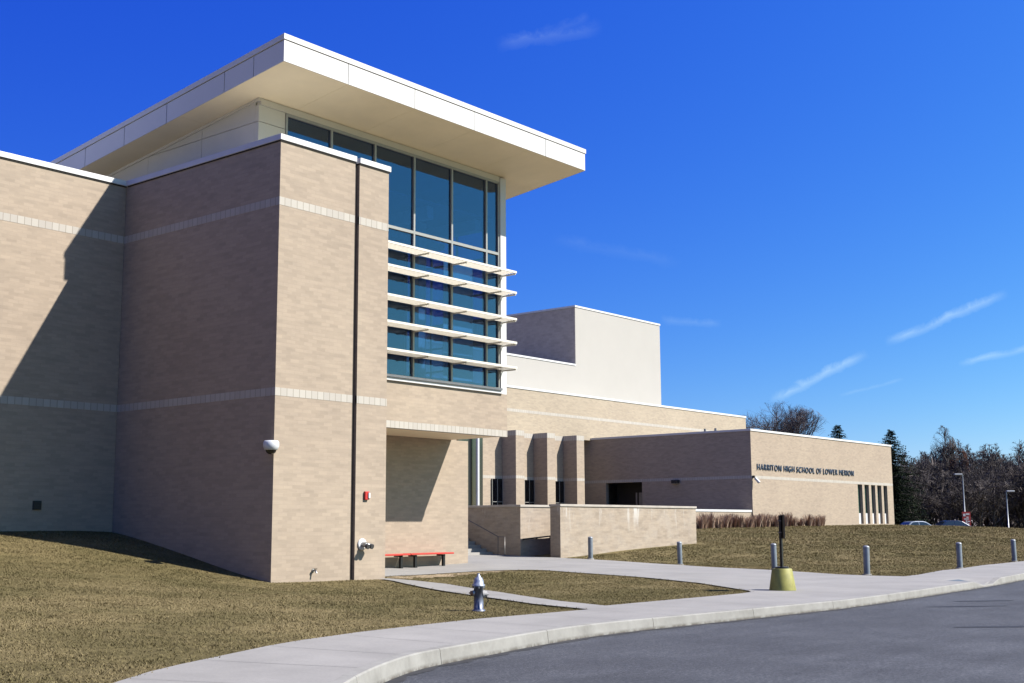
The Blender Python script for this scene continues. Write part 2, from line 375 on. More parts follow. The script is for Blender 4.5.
def HG(x, y):
    x = np.asarray(x, float); y = np.asarray(y, float); s = x.shape; xf = x.ravel(); yf = y.ravel(); z = np.empty(xf.shape)
    for i in range(0, len(xf), 20000):
        a, b = xf[i:i + 20000], yf[i:i + 20000]
        r = np.hypot(a[:, None] - C_[None, :, 0], b[:, None] - C_[None, :, 1]) / 50
        z[i:i + 20000] = ker(r) @ TW[:-3] + TW[-3] + TW[-2] * a / 50 + TW[-1] * b / 50
    z = np.clip(z, -1.62, .3)
    far = sstep(100, 118, xf); z = z * (1 - far) + far * np.minimum(z, -.9)
    kd = kerb_dist(xf, yf)
    dip = .13 * sstep(35.2, 35.9, xf) * (1 - sstep(37.2, 38.0, xf)) * (1 - sstep(.2, 1.3, kd)); z = z - dip
    return z.reshape(s)
def HT(x, y):
    z = HG(x, y); kd = kerb_dist(x, y)
    t = sstep(.15, .9, kd); z = z * t + (-1.98) * (1 - t)
    far = sstep(-13.0, -14.0, kd); return z * (1 - far) + (-1.6) * far
def hz(x, y): return float(HG(np.array([x]), np.array([y]))[0])

def axis(parts):
    o = []
    for a, b, st in parts: o += list(np.arange(a, b, st))
    return np.array(o + [parts[-1][1]])
gx = axis([(-600, -100, 50), (-100, -20, 4), (-20, 62, .5), (62, 130, 1.0), (130, 260, 6), (260, 1500, 62)])
gy = axis([(-600, -60, 45), (-60, 0, 3), (0, 46, .5), (46, 110, 2), (110, 300, 10), (300, 1500, 80)])
GX, GY = np.meshgrid(gx, gy); GZ = HT(GX, GY)
nx_, ny_ = len(gx), len(gy)
me = bpy.data.meshes.new('lawn')
idx = np.arange(nx_ * ny_).reshape(ny_, nx_)
fc = np.stack([idx[:-1, :-1], idx[:-1, 1:], idx[1:, 1:], idx[1:, :-1]], -1).reshape(-1, 4)
me.from_pydata(np.c_[GX.ravel(), GY.ravel(), GZ.ravel()].tolist(), [], fc.tolist()); me.update()
me.polygons.foreach_set('use_smooth', [True] * len(me.polygons)); me.materials.append(LAWN)
lawn = bpy.data.objects.new('lawn', me); COL.objects.link(lawn); tag(lawn, 'dormant tan and olive lawn rising to the school', 'lawn', kind='structure')

# road sheet, sloping nowhere
road = MB().add([(-120, -120, -1.75), (320, -120, -1.75), (320, 33, -1.75), (-120, 33, -1.75)], [(0, 1, 2, 3)]).build('road', ASPH); tag(road, 'blue grey asphalt drive along the kerb', 'road', kind='structure')

def catmull(P, k=4):
    P = [np.array(p, float) for p in P]; o = []
    for i in range(len(P) - 1):
        p0, p1, p2, p3 = P[max(i - 1, 0)], P[i], P[i + 1], P[min(i + 2, len(P) - 1)]
        for j in range(k):
            t = j / k; o.append(.5 * ((2 * p1) + (p2 - p0) * t + (2 * p0 - 5 * p1 + 4 * p2 - p3) * t * t + (3 * p1 - p0 - 3 * p2 + p3) * t ** 3))
    return o + [P[-1]]
KL = np.array(catmull(KT, 5))
def left_normals(L):
    d = np.gradient(L, axis=0); d /= np.linalg.norm(d, axis=1)[:, None]; return np.c_[-d[:, 1], d[:, 0]]
KN = left_normals(KL)
# pavement polygon: kerb line, far back edge, plaza, pad, island, diagonal path, inner edge
inner_k = KL + KN * .16
PAV = [tuple(q) for q in inner_k if -60 < q[0] < 150]
kx_end = [(150, 24.4), (100, 21.2), (70, 19.1)]
BACK = [(55.11, 17.31), (49.13, 16.95), (44.55, 16.2), (42.56, 16.15), (39.2, 15.55), (37.5, 15.35), (37.4, 16.3), (37.64, 17.53), (40.34, 22.03), (43.13, 26.91), (41.97, 30.44), (42.45, 32.42)]
STAIRS_B = [(42.45, 37.0), (35.7, 37.0), (35.7, 31.7), (24.87, 31.7), (24.87, 25.6)]
PAD = [(25.56, 25.78), (26.78, 26.39), (28.97, 26.8), (31.16, 27.05), (32.6, 27.02), (33.3, 26.6), (33.25, 25.9), (32.51, 24.39), (30.8, 20.57), (29.31, 17.66), (27.87, 15.79), (27.3, 15.1), (26.84, 14.78)]
ISL = [(26.04, 14.66), (24.32, 14.64), (22.23, 14.61), (20.62, 14.6)]
PUP = [(21.32, 16.27), (23.23, 19.53), (24.7, 22.6), (25.05, 24.1), (24.98, 25.05)]
PLO = [(24.6, 25.04), (24.42, 24.3), (23.43, 22.26), (21.91, 19.23), (20.21, 16.1), (19.53, 14.22)]
INNER = [(18.93, 14.21), (17.71, 14.16), (16.16, 14.03), (14.64, 13.76), (12.8, 13.41), (11.31, 13.0), (10.57, 12.72), (9.46, 12.19), (8.49, 11.72), (7.86, 11.37), (7.18, 10.9), (5.6, 9.7), (3.0, 7.7), (-1.0, 5.8), (-11, 3.6), (-41, -2), (-60, -5.6)]
POLY = PAV + kx_end + BACK + STAIRS_B + PAD + ISL + PUP + PLO + INNER
PA = np.array(POLY)
def in_poly(x, y, P=PA):
    x = np.asarray(x); y = np.asarray(y); c = np.zeros(x.shape, bool); n = len(P)
    for i in range(n):
        x1, y1 = P[i]; x2, y2 = P[(i + 1) % n]
        if y1 == y2: continue
        k = ((y1 > y) != (y2 > y)) & (x < (x2 - x1) * (y - y1) / (y2 - y1) + x1); c ^= k
    return c
def drape(name, poly, off, mat, step=.8, depth=.0):
    bm = bmesh.new(); vs_ = [bm.verts.new((p[0], p[1], 0)) for p in poly]
    for t in tessellate_polygon([[Vector((p[0], p[1], 0)) for p in poly]]):
        try: bm.faces.new([vs_[i] for i in t])
        except ValueError: pass
    for f in bm.faces:
        f.normal_update()
        if f.normal.z < 0: f.normal_flip()
    P = np.array(poly)
    for ax in (0, 1):
        lo, hi = max(P[:, ax].min(), -12), min(P[:, ax].max(), 64)
        for v in np.arange(math.floor(lo / step) * step + step, hi, step):
            co = (v, 0, 0) if ax == 0 else (0, v, 0); no = (1, 0, 0) if ax == 0 else (0, 1, 0)
            bmesh.ops.bisect_plane(bm, geom=bm.verts[:] + bm.edges[:] + bm.faces[:], plane_co=co, plane_no=no)
    V = np.array([v.co[:2] for v in bm.verts]); z = HG(V[:, 0], V[:, 1]) + off
    for v, q in zip(bm.verts, z): v.co.z = q
    print(name, 'area', sum(f.calc_area() for f in bm.faces))
    me = bpy.data.meshes.new(name); bm.to_mesh(me); bm.free(); me.materials.append(mat)
    me.uv_layers.new(name='UVMap')
    o = bpy.data.objects.new(name, me); COL.objects.link(o); return o
pav = drape('pavement', POLY, .03, CONC); tag(pav, 'pale concrete pavement and entrance plaza', 'pavement', kind='structure')
SOIL = plain('bare_soil', (.40, .31, .20), .95, 0, .25, 5, .1)
so_ = [(25.3, 25.25), (25.5, 25.9), (26.78, 26.5), (28.97, 26.9), (31.16, 27.15), (32.6, 27.1), (32.4, 26.45), (31.7, 26.62), (31.2, 26.3), (30.7, 26.42), (30.2, 25.95), (29.7, 26.25), (29.2, 25.85), (28.6, 25.95), (28.1, 25.35), (27.5, 25.75), (27.0, 25.2), (26.4, 25.5), (25.9, 25.0)]
tag(drape('bare_soil', so_, .012, SOIL, .4), 'strip of bare tan soil beside the concrete pad', 'soil', kind='structure')
# kerb in cast lengths with open joints
kb = MB(); acc = 0; seg_start = True
prof_prev = None; gap_every = 3.05; jitter = 0
for i in range(len(KL) - 1):
    if not (-60 < KL[i][0] < 150): continue
    L_ = np.linalg.norm(KL[i + 1] - KL[i]); nsub = max(1, int(L_ / .5))
    for j in range(nsub):
        q0 = KL[i] + (KL[i + 1] - KL[i]) * j / nsub; q1 = KL[i] + (KL[i + 1] - KL[i]) * (j + 1) / nsub
        n0 = KN[i] + (KN[i + 1] - KN[i]) * j / nsub; n1 = KN[i] + (KN[i + 1] - KN[i]) * (j + 1) / nsub
        acc += L_ / nsub
        if acc > gap_every:
            acc = 0; q1 = q1 + (q0 - q1) / np.linalg.norm(q0 - q1) * .010
        R = []
        for q, n in ((q0, n0), (q1, n1)):
            z = hz(q[0], q[1]) + .034
            R.append([(*(q + n * .17), z), (*(q + n * .02), z), (*(q + n * .004), z - .018), (*(q - n * .025), -1.77)])
        V = R[0] + R[1]; kb.add(V, [(a, a + 1, a + 5, a + 4) for a in range(3)], False)
kerb = kb.build('kerb', KERB); tag(kerb, 'weathered concrete kerb in cast lengths', 'kerb', kind='structure')
for p in kerb.data.polygons:
    if p.normal.z < -.1: p.flip()

# scored joints across the walk and a darker tar strip along the kerb
def joints():
    J = []; accj = 0; d_ = np.linalg.norm(np.diff(KL, axis=0), axis=1)
    for i in range(len(KL) - 1):
        accj += d_[i]
        if accj < 1.5 or not (2 < KL[i][0] < 70): continue
        accj = 0; a = KL[i] + KN[i] * .18; b = KL[i] + KN[i] * 2.6; t = np.array([KN[i][1], -KN[i][0]]) * .006; ok = []
        for q in np.linspace(0, 1, 25):
            p = a + (b - a) * q
            if not in_poly(np.array([p[0]]), np.array([p[1]]))[0]: break
            ok.append(p)
        if len(ok) > 3: J.append([ok[0] - t, ok[-1] - t, ok[-1] + t, ok[0] + t])
    m = MB()
    for q in J:
        nseg = 6
        for k in range(nseg):
            f0, f1 = k / nseg, (k + 1) / nseg; P4 = [q[0] + (q[1] - q[0]) * f0, q[0] + (q[1] - q[0]) * f1, q[3] + (q[2] - q[3]) * f1, q[3] + (q[2] - q[3]) * f0]
            m.add([(*p, hz(*p) + .0345) for p in P4], [(0, 1, 2, 3)])
    return m
o = joints().build('pavement_joints', plain('joint_grey', (.20, .195, .19), .9)); tag(o, 'scored joints across the pavement', 'joints', kind='structure')  # thin flat strips in an even grey, darker than the paving
for p in o.data.polygons:
    if p.normal.z < 0: p.flip()
gs = MB(); n_ = 0
for i in range(len(KL) - 1):
    if -5 < KL[i][0] < 90:
        w0 = .16 + .05 * math.sin(i * 1.3) + .03 * math.sin(i * 3.7); w1 = .16 + .05 * math.sin((i + 1) * 1.3) + .03 * math.sin((i + 1) * 3.7)
        q = [KL[i] - KN[i] * .02, KL[i + 1] - KN[i + 1] * .02, KL[i + 1] - KN[i + 1] * w1, KL[i] - KN[i] * w0]
        gs.add([(*p, -1.746) for p in q], [(3, 2, 1, 0)])
o = gs.build('gutter_strip', plain('gutter_tar', (.028, .027, .028), .85, 0, .4, 6)); tag(o, 'dark gritty strip of asphalt along the kerb', 'gutter', kind='structure')
# dark patches in the asphalt
PATCH = plain('tar_patch', (.014, .014, .016), .75, 0, .3, 8)
for (cx_, cy_, a_, b_w, rot) in [(22.4, 7.42, 1.0, .12, .52), (27.4, 9.93, .95, .13, .62), (29.6, 10.28, .8, .12, .62)]:
    V = []
    for k in range(22):
        t = 2 * math.pi * k / 22; rr = 1 + random.uniform(-.16, .16); x = a_ * math.cos(t) * rr; y = b_w * math.sin(t) * rr
        V.append((cx_ + x * math.cos(rot - 1.35) - y * math.sin(rot - 1.35), cy_ + x * math.sin(rot - 1.35) + y * math.cos(rot - 1.35), -1.745))
    tag(MB().add(V, [tuple(range(22))]).build('tar_patch', PATCH), kind='structure')

# ------------------------------------------------------------------ the school building
school = thing('school_building', 'long tan brick high school with tilted white canopy roof and tall corner window', 'building', (20.81, 25.07, -1.4))
def band(x0, x1, y, z0, z1, parent, side='s', x=None):
    """cream block course standing 5 mm proud of a wall"""
    b = MB()
    if side == 's': b.box(x0, x1, y - .005, y + .06, z0, z1)
    else: b.box(x - .005, x + .06, x0, x1, z0, z1)
    return b.build('block_band', BLK, parent)
B1 = (8.47, 8.69); B2 = (3.40, 3.61); TOP = 10.24
# entrance tower: two brick leaves with a dark recess between
tw = MB().box(20.81, 23.52, 25.07, 32.6, -2.2, TOP).box(23.69, 24.85, 25.07, 29.4, -2.2, TOP).box(23.52, 23.69, 25.30, 29.4, -2.2, TOP).build('tower_wall', BR, school)
MB().box(23.522, 23.688, 25.285, 25.298, -2.2, TOP).tube([(23.605, 25.2, -1.7), (23.605, 25.2, TOP + .02)], .055, 10).build('downspout', plain('bronze_downspout', (.045, .032, .026), .5, .2), tw)
for z0, z1 in (B1, B2):
    band(20.806, 23.52, 25.07, z0, z1, tw); band(23.69, 24.85, 25.07, z0, z1, tw); band(25.075, 32.2, 0, z0, z1, tw, 'w', 20.81)
cp = MB(); cp.box(20.765, 23.54, 25.02, 32.16, TOP, 10.40).box(23.67, 24.90, 25.02, 28.85, TOP, 10.40); cp.build('coping', COPING, tw, .008)
MB().box(20.785, 23.53, 25.045, 32.1, TOP - .035, TOP - .003).box(23.68, 24.87, 25.045, 28.85, TOP - .035, TOP - .003).build('coping_drip', DARK, tw)
# left wing
wg = MB().box(-16, 20.80, 32.2, 52, -2, TOP).build('wing_wall', BR, school)
for z0, z1 in (B1, B2): band(-16, 20.80, 32.2, z0, z1, wg)
MB().box(-16, 20.80, 32.15, 52, TOP, 10.40).build('coping', COPING, wg, .008)
MB().box(-16, 20.79, 32.175, 52, TOP - .035, TOP - .003).build('coping_drip', DARK, wg)
# ---- lobby block: wall over the bench recess, recess wall, deck
SCL = 1.112
XR = 31.31; YR = 28.45
lw_ = MB().box(22.36, XR, 26.0, 26.22, 3.12, 4.30).build('lintel_wall', BR, school)
MB().box(22.36, XR + .003, 25.994, 26.22, 2.91, 3.118).build('soldier_course', BLK, lw_)
MB().box(22.36, XR - .01, 26.225, 38, 2.93, 4.2).build('floor_deck', SOFF, school)
rw = MB().box(22.36, 32.15, YR, 44, -2, 2.925).build('recess_wall', BR, school)
# canopy roof
def zr(y): return 11.90 - .1155 * (y - 23.96)
RX0, RX1, RY0, RY1 = 19.92, 33.06, 23.96, 40.2; TH = .72
def roof_box(mb, x0, x1, y0, y1, lo, hi):
    V = []
    for dz in (lo, hi):
        V += [(x0, y0, zr(y0) + dz), (x1, y0, zr(y0) + dz), (x1, y1, zr(y1) + dz), (x0, y1, zr(y1) + dz)]
    return mb.hexa(V)
roof = roof_box(MB(), RX0 + .02, RX1 - .02, RY0 + .02, RY1, .012, TH - .05).build('canopy_roof', DARK, school)
SX = [RX0 + .022, 22.18, 24.78, 27.36, 29.98, RX1 - .022]
sf = MB()
for a, b in zip(SX, SX[1:]):
    for c, d in ((RY0 + .022, 28.4), (28.4, 32.9), (32.9, 37.0), (37.0, RY1)): roof_box(sf, a + (.004 if a > 20 else 0), b - .004, c, d - .006, 0, .010)
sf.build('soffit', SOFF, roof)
ff = MB()
for a, b in zip([RX0, 22.18, 24.78, 27.36, 30.88], [22.18, 24.78, 27.36, 30.88, RX1]): ff.box(a, b - .022, RY0, RY0 + .018, zr(RY0), zr(RY0) + TH - .152)
ff.build('front_fascia', FASC, roof)
YS = [RY0 + .0185, 25.19, 26.42, 29.01, 31.07, 33.11, 35.15, 37.2, RY1]
for xa in (RX0, RX1 - .018):
    sd = MB()
    for a, b in zip(YS, YS[1:]): roof_box(sd, xa, xa + .018, a, b - .026, 0, TH - .152)
    sd.build('side_fascia', FASC, roof)
eg = MB(); roof_box(eg, RX0 - .02, RX1 + .02, RY0 - .02, RY1 + .02, TH - .128, TH + .02); eg.build('roof_edge', FASC, roof)
# corner window wall
YG = 26.12; ZB, ZT = 4.46, 11.44; ZTR = 8.98
MX = [21.83, 23.52, 25.27, 26.96, 28.69, 30.38, 31.0]
ww = thing('window_wall', None, None, (21.83, YG, ZB)); ww.location = Vector((21.83, YG, ZB)) - school.location; ww.parent = school
ZR = [5.30, 6.10, 6.90, 7.76, 8.40]
fr = MB()
for i, x in enumerate(MX): fr.box(x - .035, x + .035, YG - .06, YG + .10, ZB, ZT)
MB.box(fr, MX[0] - .035, MX[-1] + .035, YG - .058, YG + .098, ZTR - .045, ZTR + .045)
fr.box(MX[0] - .035, MX[-1] + .035, YG - .058, YG + .098, ZT - .06, ZT + .02).box(MX[0] - .035, MX[-1] + .035, YG - .058, YG + .098, ZB - .03, ZB + .05)
fr.build('mullions', MULL, ww)
for k, (a, b) in enumerate(zip(MX, MX[1:])):
    for c, d in ((ZB + .05, ZTR - .045), (ZTR + .045, ZT - .06)):
        MB().box(a + .036, b - .036, YG, YG + .012, c + .001, d - .001).build('window_pane', GLASS, ww)
# trim above the glass, clerestory panels, corner post, sill
MB().hexa([(20.9, YG - .07, ZT + .022), (31.03, YG - .07, ZT + .022), (31.03, YG + .1, ZT + .022), (20.9, YG + .1, ZT + .022), (20.9, YG - .07, zr(YG) - .01), (31.03, YG - .07, zr(YG) - .01), (31.03, YG + .1, zr(YG) - .03), (20.9, YG + .1, zr(YG) - .03)]).build('head_trim', CREAM, school)
cl = MB()
for (c, d) in ((8.6, 10.985), (11.0, None)):
    t0 = d if d else ZT + .018
    cl.box(20.86, 21.79, YG - .03, YG + .12, c, t0)
    for a, b in ((YG + .125, 28.6), (28.612, 31.2), (31.212, 33.8), (33.812, 37.4)):
        if d: cl.box(20.86, 20.98, a, b, c, d)
        elif zr(b) > c + .06: cl.hexa([(20.86, a, c), (20.98, a, c), (20.98, b, c), (20.86, b, c), (20.86, a, zr(a) - .08), (20.98, a, zr(a) - .08), (20.98, b, zr(b) - .08), (20.86, b, zr(b) - .08)])
        elif zr(a) > c + .08: cl.hexa([(20.86, a, c), (20.98, a, c), (20.98, b, c), (20.86, b, c), (20.86, a, zr(a) - .08), (20.98, a, zr(a) - .08), (20.98, b, max(c + .005, zr(b) - .08)), (20.86, b, max(c + .005, zr(b) - .08))])
clo = cl.build('clerestory_wall', CREAM, school)
tr = MB(); roof_box(tr, 20.83, 20.985, YG - .06, 37.3, -.085, -.003); tr.build('soffit_trim', CREAM, clo)
MB().box(31.036, XR + .012, YG - .10, YG + .2, 4.302, zr(YG + .2) - .02).build('corner_post', WHITE, school, .006)
sl_ = MB().box(22.4, 31.036, 25.93, YG + .1, 4.302, 4.40).build('window_sill', WHITE, school, .006)
MB().box(22.4, 30.95, 25.88, 25.925, 4.40, 4.47).box(22.4, 30.98, 25.95, 26.05, 4.402, 4.428).build('sill_rail', GREY, sl_)
# glazed end wall of the lobby and its inside
ew = MB().wall_x(26.33, 38, 4.202, 10.05, 31.19, XR, holes=[(26.9, 30.6, 4.6, 9.95)]).build('end_wall', WHITE, school)
MB().hexa([(31.19, 26.33, 10.052), (XR, 26.33, 10.052), (XR, 37.3, 10.052), (31.19, 37.3, 10.052), (31.19, 26.33, zr(26.33) - .02), (XR, 26.33, zr(26.33) - .02), (XR, 37.3, zr(37.3) - .02), (31.19, 37.3, zr(37.3) - .02)]).build('end_gable', WHITE, ew)
ei = MB()
for y in (26.95, 28.15, 29.35, 30.55): ei.box(31.21, 31.27, y - .03, y + .03, 4.6, 9.95)
for z in (5.3, 6.1, 6.9, 7.76, 8.98): ei.box(31.212, 31.268, 26.9, 30.6, z - .03, z + .03)
ei.build('end_mullions', MULL, ew)
MB().box(31.23, 31.24, 26.9, 30.6, 4.6, 9.95).build('end_pane', GLASS, ew)
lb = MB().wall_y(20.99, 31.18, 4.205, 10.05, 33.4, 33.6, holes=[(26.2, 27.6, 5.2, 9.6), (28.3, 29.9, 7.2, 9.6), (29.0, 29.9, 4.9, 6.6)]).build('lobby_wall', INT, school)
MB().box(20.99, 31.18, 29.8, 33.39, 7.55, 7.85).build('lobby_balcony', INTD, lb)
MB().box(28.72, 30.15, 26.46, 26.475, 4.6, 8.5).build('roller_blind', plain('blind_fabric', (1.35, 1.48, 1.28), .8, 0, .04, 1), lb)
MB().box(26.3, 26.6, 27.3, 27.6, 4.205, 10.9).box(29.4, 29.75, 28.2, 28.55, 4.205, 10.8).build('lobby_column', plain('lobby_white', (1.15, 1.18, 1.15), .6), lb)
bm_ = MB()
for x in (23.2, 25.6, 28.0, 30.3): bm_.box(x, x + .28, 26.5, 33.3, 9.72, 10.118)
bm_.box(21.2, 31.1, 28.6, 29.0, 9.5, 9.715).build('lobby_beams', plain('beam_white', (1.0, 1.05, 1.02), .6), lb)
MB().box(21.2, 25.2, 30.6, 33.3, 4.25, 7.2).build('lobby_counter_wall', plain('lobby_green', (.75, .95, .85), .7), lb)
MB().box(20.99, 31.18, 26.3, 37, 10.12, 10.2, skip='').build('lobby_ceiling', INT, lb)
# sunshades
def sunshade(z):
    root = bpy.data.objects.new('sunshade', None); COL.objects.link(root); root.parent = school
    root.location = Vector((24.9, 25.42, z)) - school.location
    s = MB()
    s.box(22.4, 31.12, 25.40, 25.45, z - .035, z + .035)
    for k in range(6):
        y = 25.49 + k * .10; c, d = .032, .022
        s.hexa([(22.41, y - c, z - d), (31.10, y - c, z - d), (31.10, y - c + .012, z - d - .012), (22.41, y - c + .012, z - d - .012), (22.41, y + c - .012, z + d + .012), (31.10, y + c - .012, z + d + .012), (31.10, y + c, z + d), (22.41, y + c, z + d)])
    s.build('louvre', SHADE, root)
    for x in (26.96, 28.69, 30.38, 31.115):
        MB().prism([(x - .015, z - .075), (x + .015, z - .075), (x + .015, z - .032), (x - .015, z - .032)], 25.45, 26.05).build('bracket', SHADE, root)
for z in (8.29, 7.60, 6.72, 5.94, 5.12): sunshade(z)
SCL = 1.0
# ---- middle block behind, with the white hall above it
mb_ = MB().box(60, 77, 58.5, 80, -2, TOP).box(77.001, 106.3, 58.5, 80, 6.81, TOP).box(77.001, 106.3, 59.4, 80, -2, 6.809).build('middle_block', BRP, school)
band(60, 106.3, 58.5, 8.47, 8.69, mb_); MB().box(60, 106.35, 58.45, 80, TOP, 10.40).build('coping', COPING, mb_)
hall = MB().box(62, 95.35, 61, 78, 10.41, 13.2).build('hall_wall', STUC, school)
MB().box(82.40, 95.35, 61.0, 78, 13.2, 18.15).build('hall_tower', STUC, hall)
MB().box(82.385, 82.398, 61.01, 78, 13.2, 18.1).build('hall_side', GREYBR, hall)
MB().box(62, 82.38, 60.95, 61.4, 13.2, 13.34).build('coping', COPING, hall); MB().box(82.34, 95.40, 60.95, 78.05, 18.15, 18.30).build('coping', COPING, hall)
# low front of the middle block with fins
fb = MB().box(60, 76.8, 57.3, 58.49, -2, 6.45).build('entrance_front', BR, school)
MB().box(60, 76.8, 57.294, 58.49, 6.452, 6.80).build('soldier_course', BLK, fb); band(60, 76.8, 57.3, 3.40, 3.61, fb); band(76.81, 80.93, 59.4, 3.40, 3.61, fb)
for x in (68.4, 72.02, 75.64):
    fn = MB().box(x, x + .95, 56.0, 57.29, -1.2, 6.45).build('fin', BR, school)
    MB().box(x - .004, x + .954, 55.994, 57.29, 6.452, 6.82).build('fin_cap', BLK, fn)
    MB().box(x - .005, x + .955, 55.995, 57.285, 3.40, 3.61).build('block_band', BLK, fn)
    wd_ = MB().box(x - 1.2, x - .01, 57.22, 57.28, .1, 3.38).build('entrance_window', DGLASS, school)
    f_ = MB(); 
    for xx in (x - 1.2, x - .62, x - .04): f_.box(xx, xx + .035, 57.19, 57.23, .1, 3.38)
    f_.box(x - 1.2, x - .01, 57.19, 57.228, 1.75, 1.79); f_.build('frame', MULL, wd_)
MB().box(63.6, 66.2, 57.2, 57.28, .1, 6.3).build('stair_window', plain('dark_glazing', (.03, .035, .035), .15, 0, .05, 1, .6), school)
MB().lathe([(.12, -.3), (.12, 6.6)], (65.25, 56.85, 0), 16).build('round_column', COPING, school)
# front block that carries the lettering
SXW, SXE, SYF = 80.94, 106.3, 44.2
fbk = MB()
whole = [(99.0, 99.9), (100.34, 101.23), (101.7, 102.52), (102.96, 103.82), (104.26, 105.06)]
fbk.wall_y(SXW, SXE, -2, 6.85, SYF, SYF + .35, holes=[(a, b, .12, 3.38) for a, b in whole])
fbk.wall_x(SYF + .352, 59.39, -2, 6.85, SXW, SXW + .35, holes=[(53.7, 57.1, -2, 3.38)])
fbk.box(SXE - .35, SXE, SYF + .352, 58.48, -2, 6.85)
fk = fbk.build('front_block', BR, school)
MB().box(SXW + .36, SXE - .36, SYF + .36, 58.4, 6.5, 6.7).build('flat_roof', ROOFM, fk)
band(SXW - .004, SXE, SYF, 3.40, 3.61, fk); band(SYF, 59.39, 0, 3.40, 3.61, fk, 'w', SXW)
MB().box(SXW - .05, SXE + .05, SYF - .05, SYF + .4, 6.852, 7.0).box(SXW - .05, SXW + .4, SYF + .4, 58.48, 6.852, 7.0).box(SXE - .4, SXE + .05, SYF + .4, 58.48, 6.852, 7.0).build('coping', COPING, fk)
for a, b in whole:
    w = MB().box(a, b, SYF + .24, SYF + .26, 1.0, 3.38).build('slit_window', GLASSG, school)
    MB().box(a, b, SYF + .19, SYF + .262, .12, .998).build('spandrel', WHITE, w)
    MB().box(a, b, SYF + .27, SYF + .34, .12, 3.38).build('backing', plain('window_backing', (.42, .47, .43), .7), w)
# shadowed doorway of the front block
dr = MB().box(82.6, 82.7, 53.6, 57.2, -.6, 3.4).build('doorway_back', DARK, school)
MB().box(81.6, 81.66, 54.15, 54.45, .1, 2.6).box(81.6, 81.66, 54.6, 54.75, .1, 2.6).build('door_leaf', GREY, dr)
for y in (47.3, 48.2):
    MB().tube([(81.3, y, 6.9), (81.3, y, 7.22)], .09, 8).build('roof_vent', GREY, fk)

# ------------------------------------------------------------------ fixtures on the walls
o = thing('security_camera', 'white dome camera housing on the corner of the entrance tower', 'camera', (20.62, 24.95, 2.05))
MB().box(20.70, 20.80, 25.02, 25.12, 2.02, 2.16).box(20.60, 20.74, 24.98, 25.10, 2.10, 2.20).build('bracket', WHITE, o)
MB().lathe([(.05, .20), (.17, .19), (.20, .15), (.205, .05), (.17, -.04), (.155, -.05)][::-1], (20.62, 24.95, 2.02), 24).build('housing', plain('camera_shell', (.72, .74, .76), .4, 0, .03), o)
MB().lathe([(.0, -.16), (.07, -.15), (.12, -.11), (.14, -.05)], (20.62, 24.95, 2.02), 20).build('dome', plain('smoked_dome', (.02, .02, .022), .1, 0, .05, 4, .6), o)
o = thing('fire_alarm', 'red fire alarm strobe on the tower wall', 'alarm', (24.09, 25.07, .88))
MB().box(24.0, 24.16, 25.0, 25.064, .76, .99).build('housing', plain('alarm_red', (.55, .03, .025), .4), o, .012)
MB().box(24.10, 24.17, 24.97, 25.0, .80, .95).build('strobe_lens', plain('lens_white', (.75, .75, .75), .25), o, .01)
o = thing('hose_connection', 'silver twin fire hose connection with white plate on tower', 'hose connection', (24.0, 25.07, -.49))
MB().lathe([(.16, -.012), (.16, -.03), (.13, -.04)][::-1], (23.95, 25.07, -.45), 20, 'y').build('plate', COPING, o)
CHR = plain('brushed_metal', (.5, .5, .5), .35, .8)
hb = MB().tube([(23.95, 25.05, -.45), (23.95, 24.88, -.46)], .07, 12)
for dx in (-.02, .17): hb.tube([(23.95, 24.94, -.46), (23.97 + dx, 24.84, -.50)], [.065, .06], 12)
hb.build('inlet_body', CHR, o)
for dx in (-.05, .10):
    MB().tube([(23.97 + dx, 24.845, -.498), (23.97 + dx + .008, 24.78, -.515)], .07, 12).build('cap', plain('cap_dark', (.06, .06, .06), .5), o)
o = thing('wall_tap', 'small dark hose tap low on the tower wall', 'tap', (22.21, 25.07, -1.12))
MB().lathe([(.05, -.006), (.05, -.02)][::-1], (22.21, 25.07, -1.1), 14, 'y').tube([(22.21, 25.06, -1.1), (22.21, 24.96, -1.1), (22.21, 24.93, -1.17)], .025, 8).build('spout', CHR, o)
MB().lathe([(.0, -.02), (.045, -.015), (.045, .0)][::-1], (22.21, 24.96, -1.05), 12).build('valve_wheel', plain('valve', (.05, .04, .04), .5), o)
o = thing('wall_vent', 'dark square vent low on the shaded left wing', 'vent', (18.4, 32.2, .66))
MB().box(18.28, 18.52, 32.15, 32.196, .54, .78).build('vent_frame', plain('vent_frame', (.03, .03, .03), .6), o)
vv = MB()
for k in range(5): vv.box(18.30, 18.50, 32.135, 32.15, .56 + k * .042, .575 + k * .042)
vv.build('vent_louvre', plain('vent_louvre', (.05, .05, .05), .6), o)
o = thing('security_camera', 'white bullet camera on the corner of the lettered block', 'camera', (80.94, 44.2, 3.4))
MB().box(80.98, 81.12, 44.02, 44.19, 3.42, 3.60).build('bracket', DARK, o)
MB().tube([(81.08, 44.0, 3.42), (81.16, 43.72, 3.08)], .11, 12).build('housing', COPING, o)
o = thing('exterior_light', 'small dark wall light on the shaded side of the lettered block', 'wall light', (80.94, 50.6, 3.3))
MB().box(80.66, 80.93, 50.3, 50.9, 3.2, 3.45).build('lamp_body', DARK, o, .02); MB().box(80.69, 80.9, 50.34, 50.86, 3.18, 3.198).build('lens', plain('lens', (.3, .3, .28), .3), o)

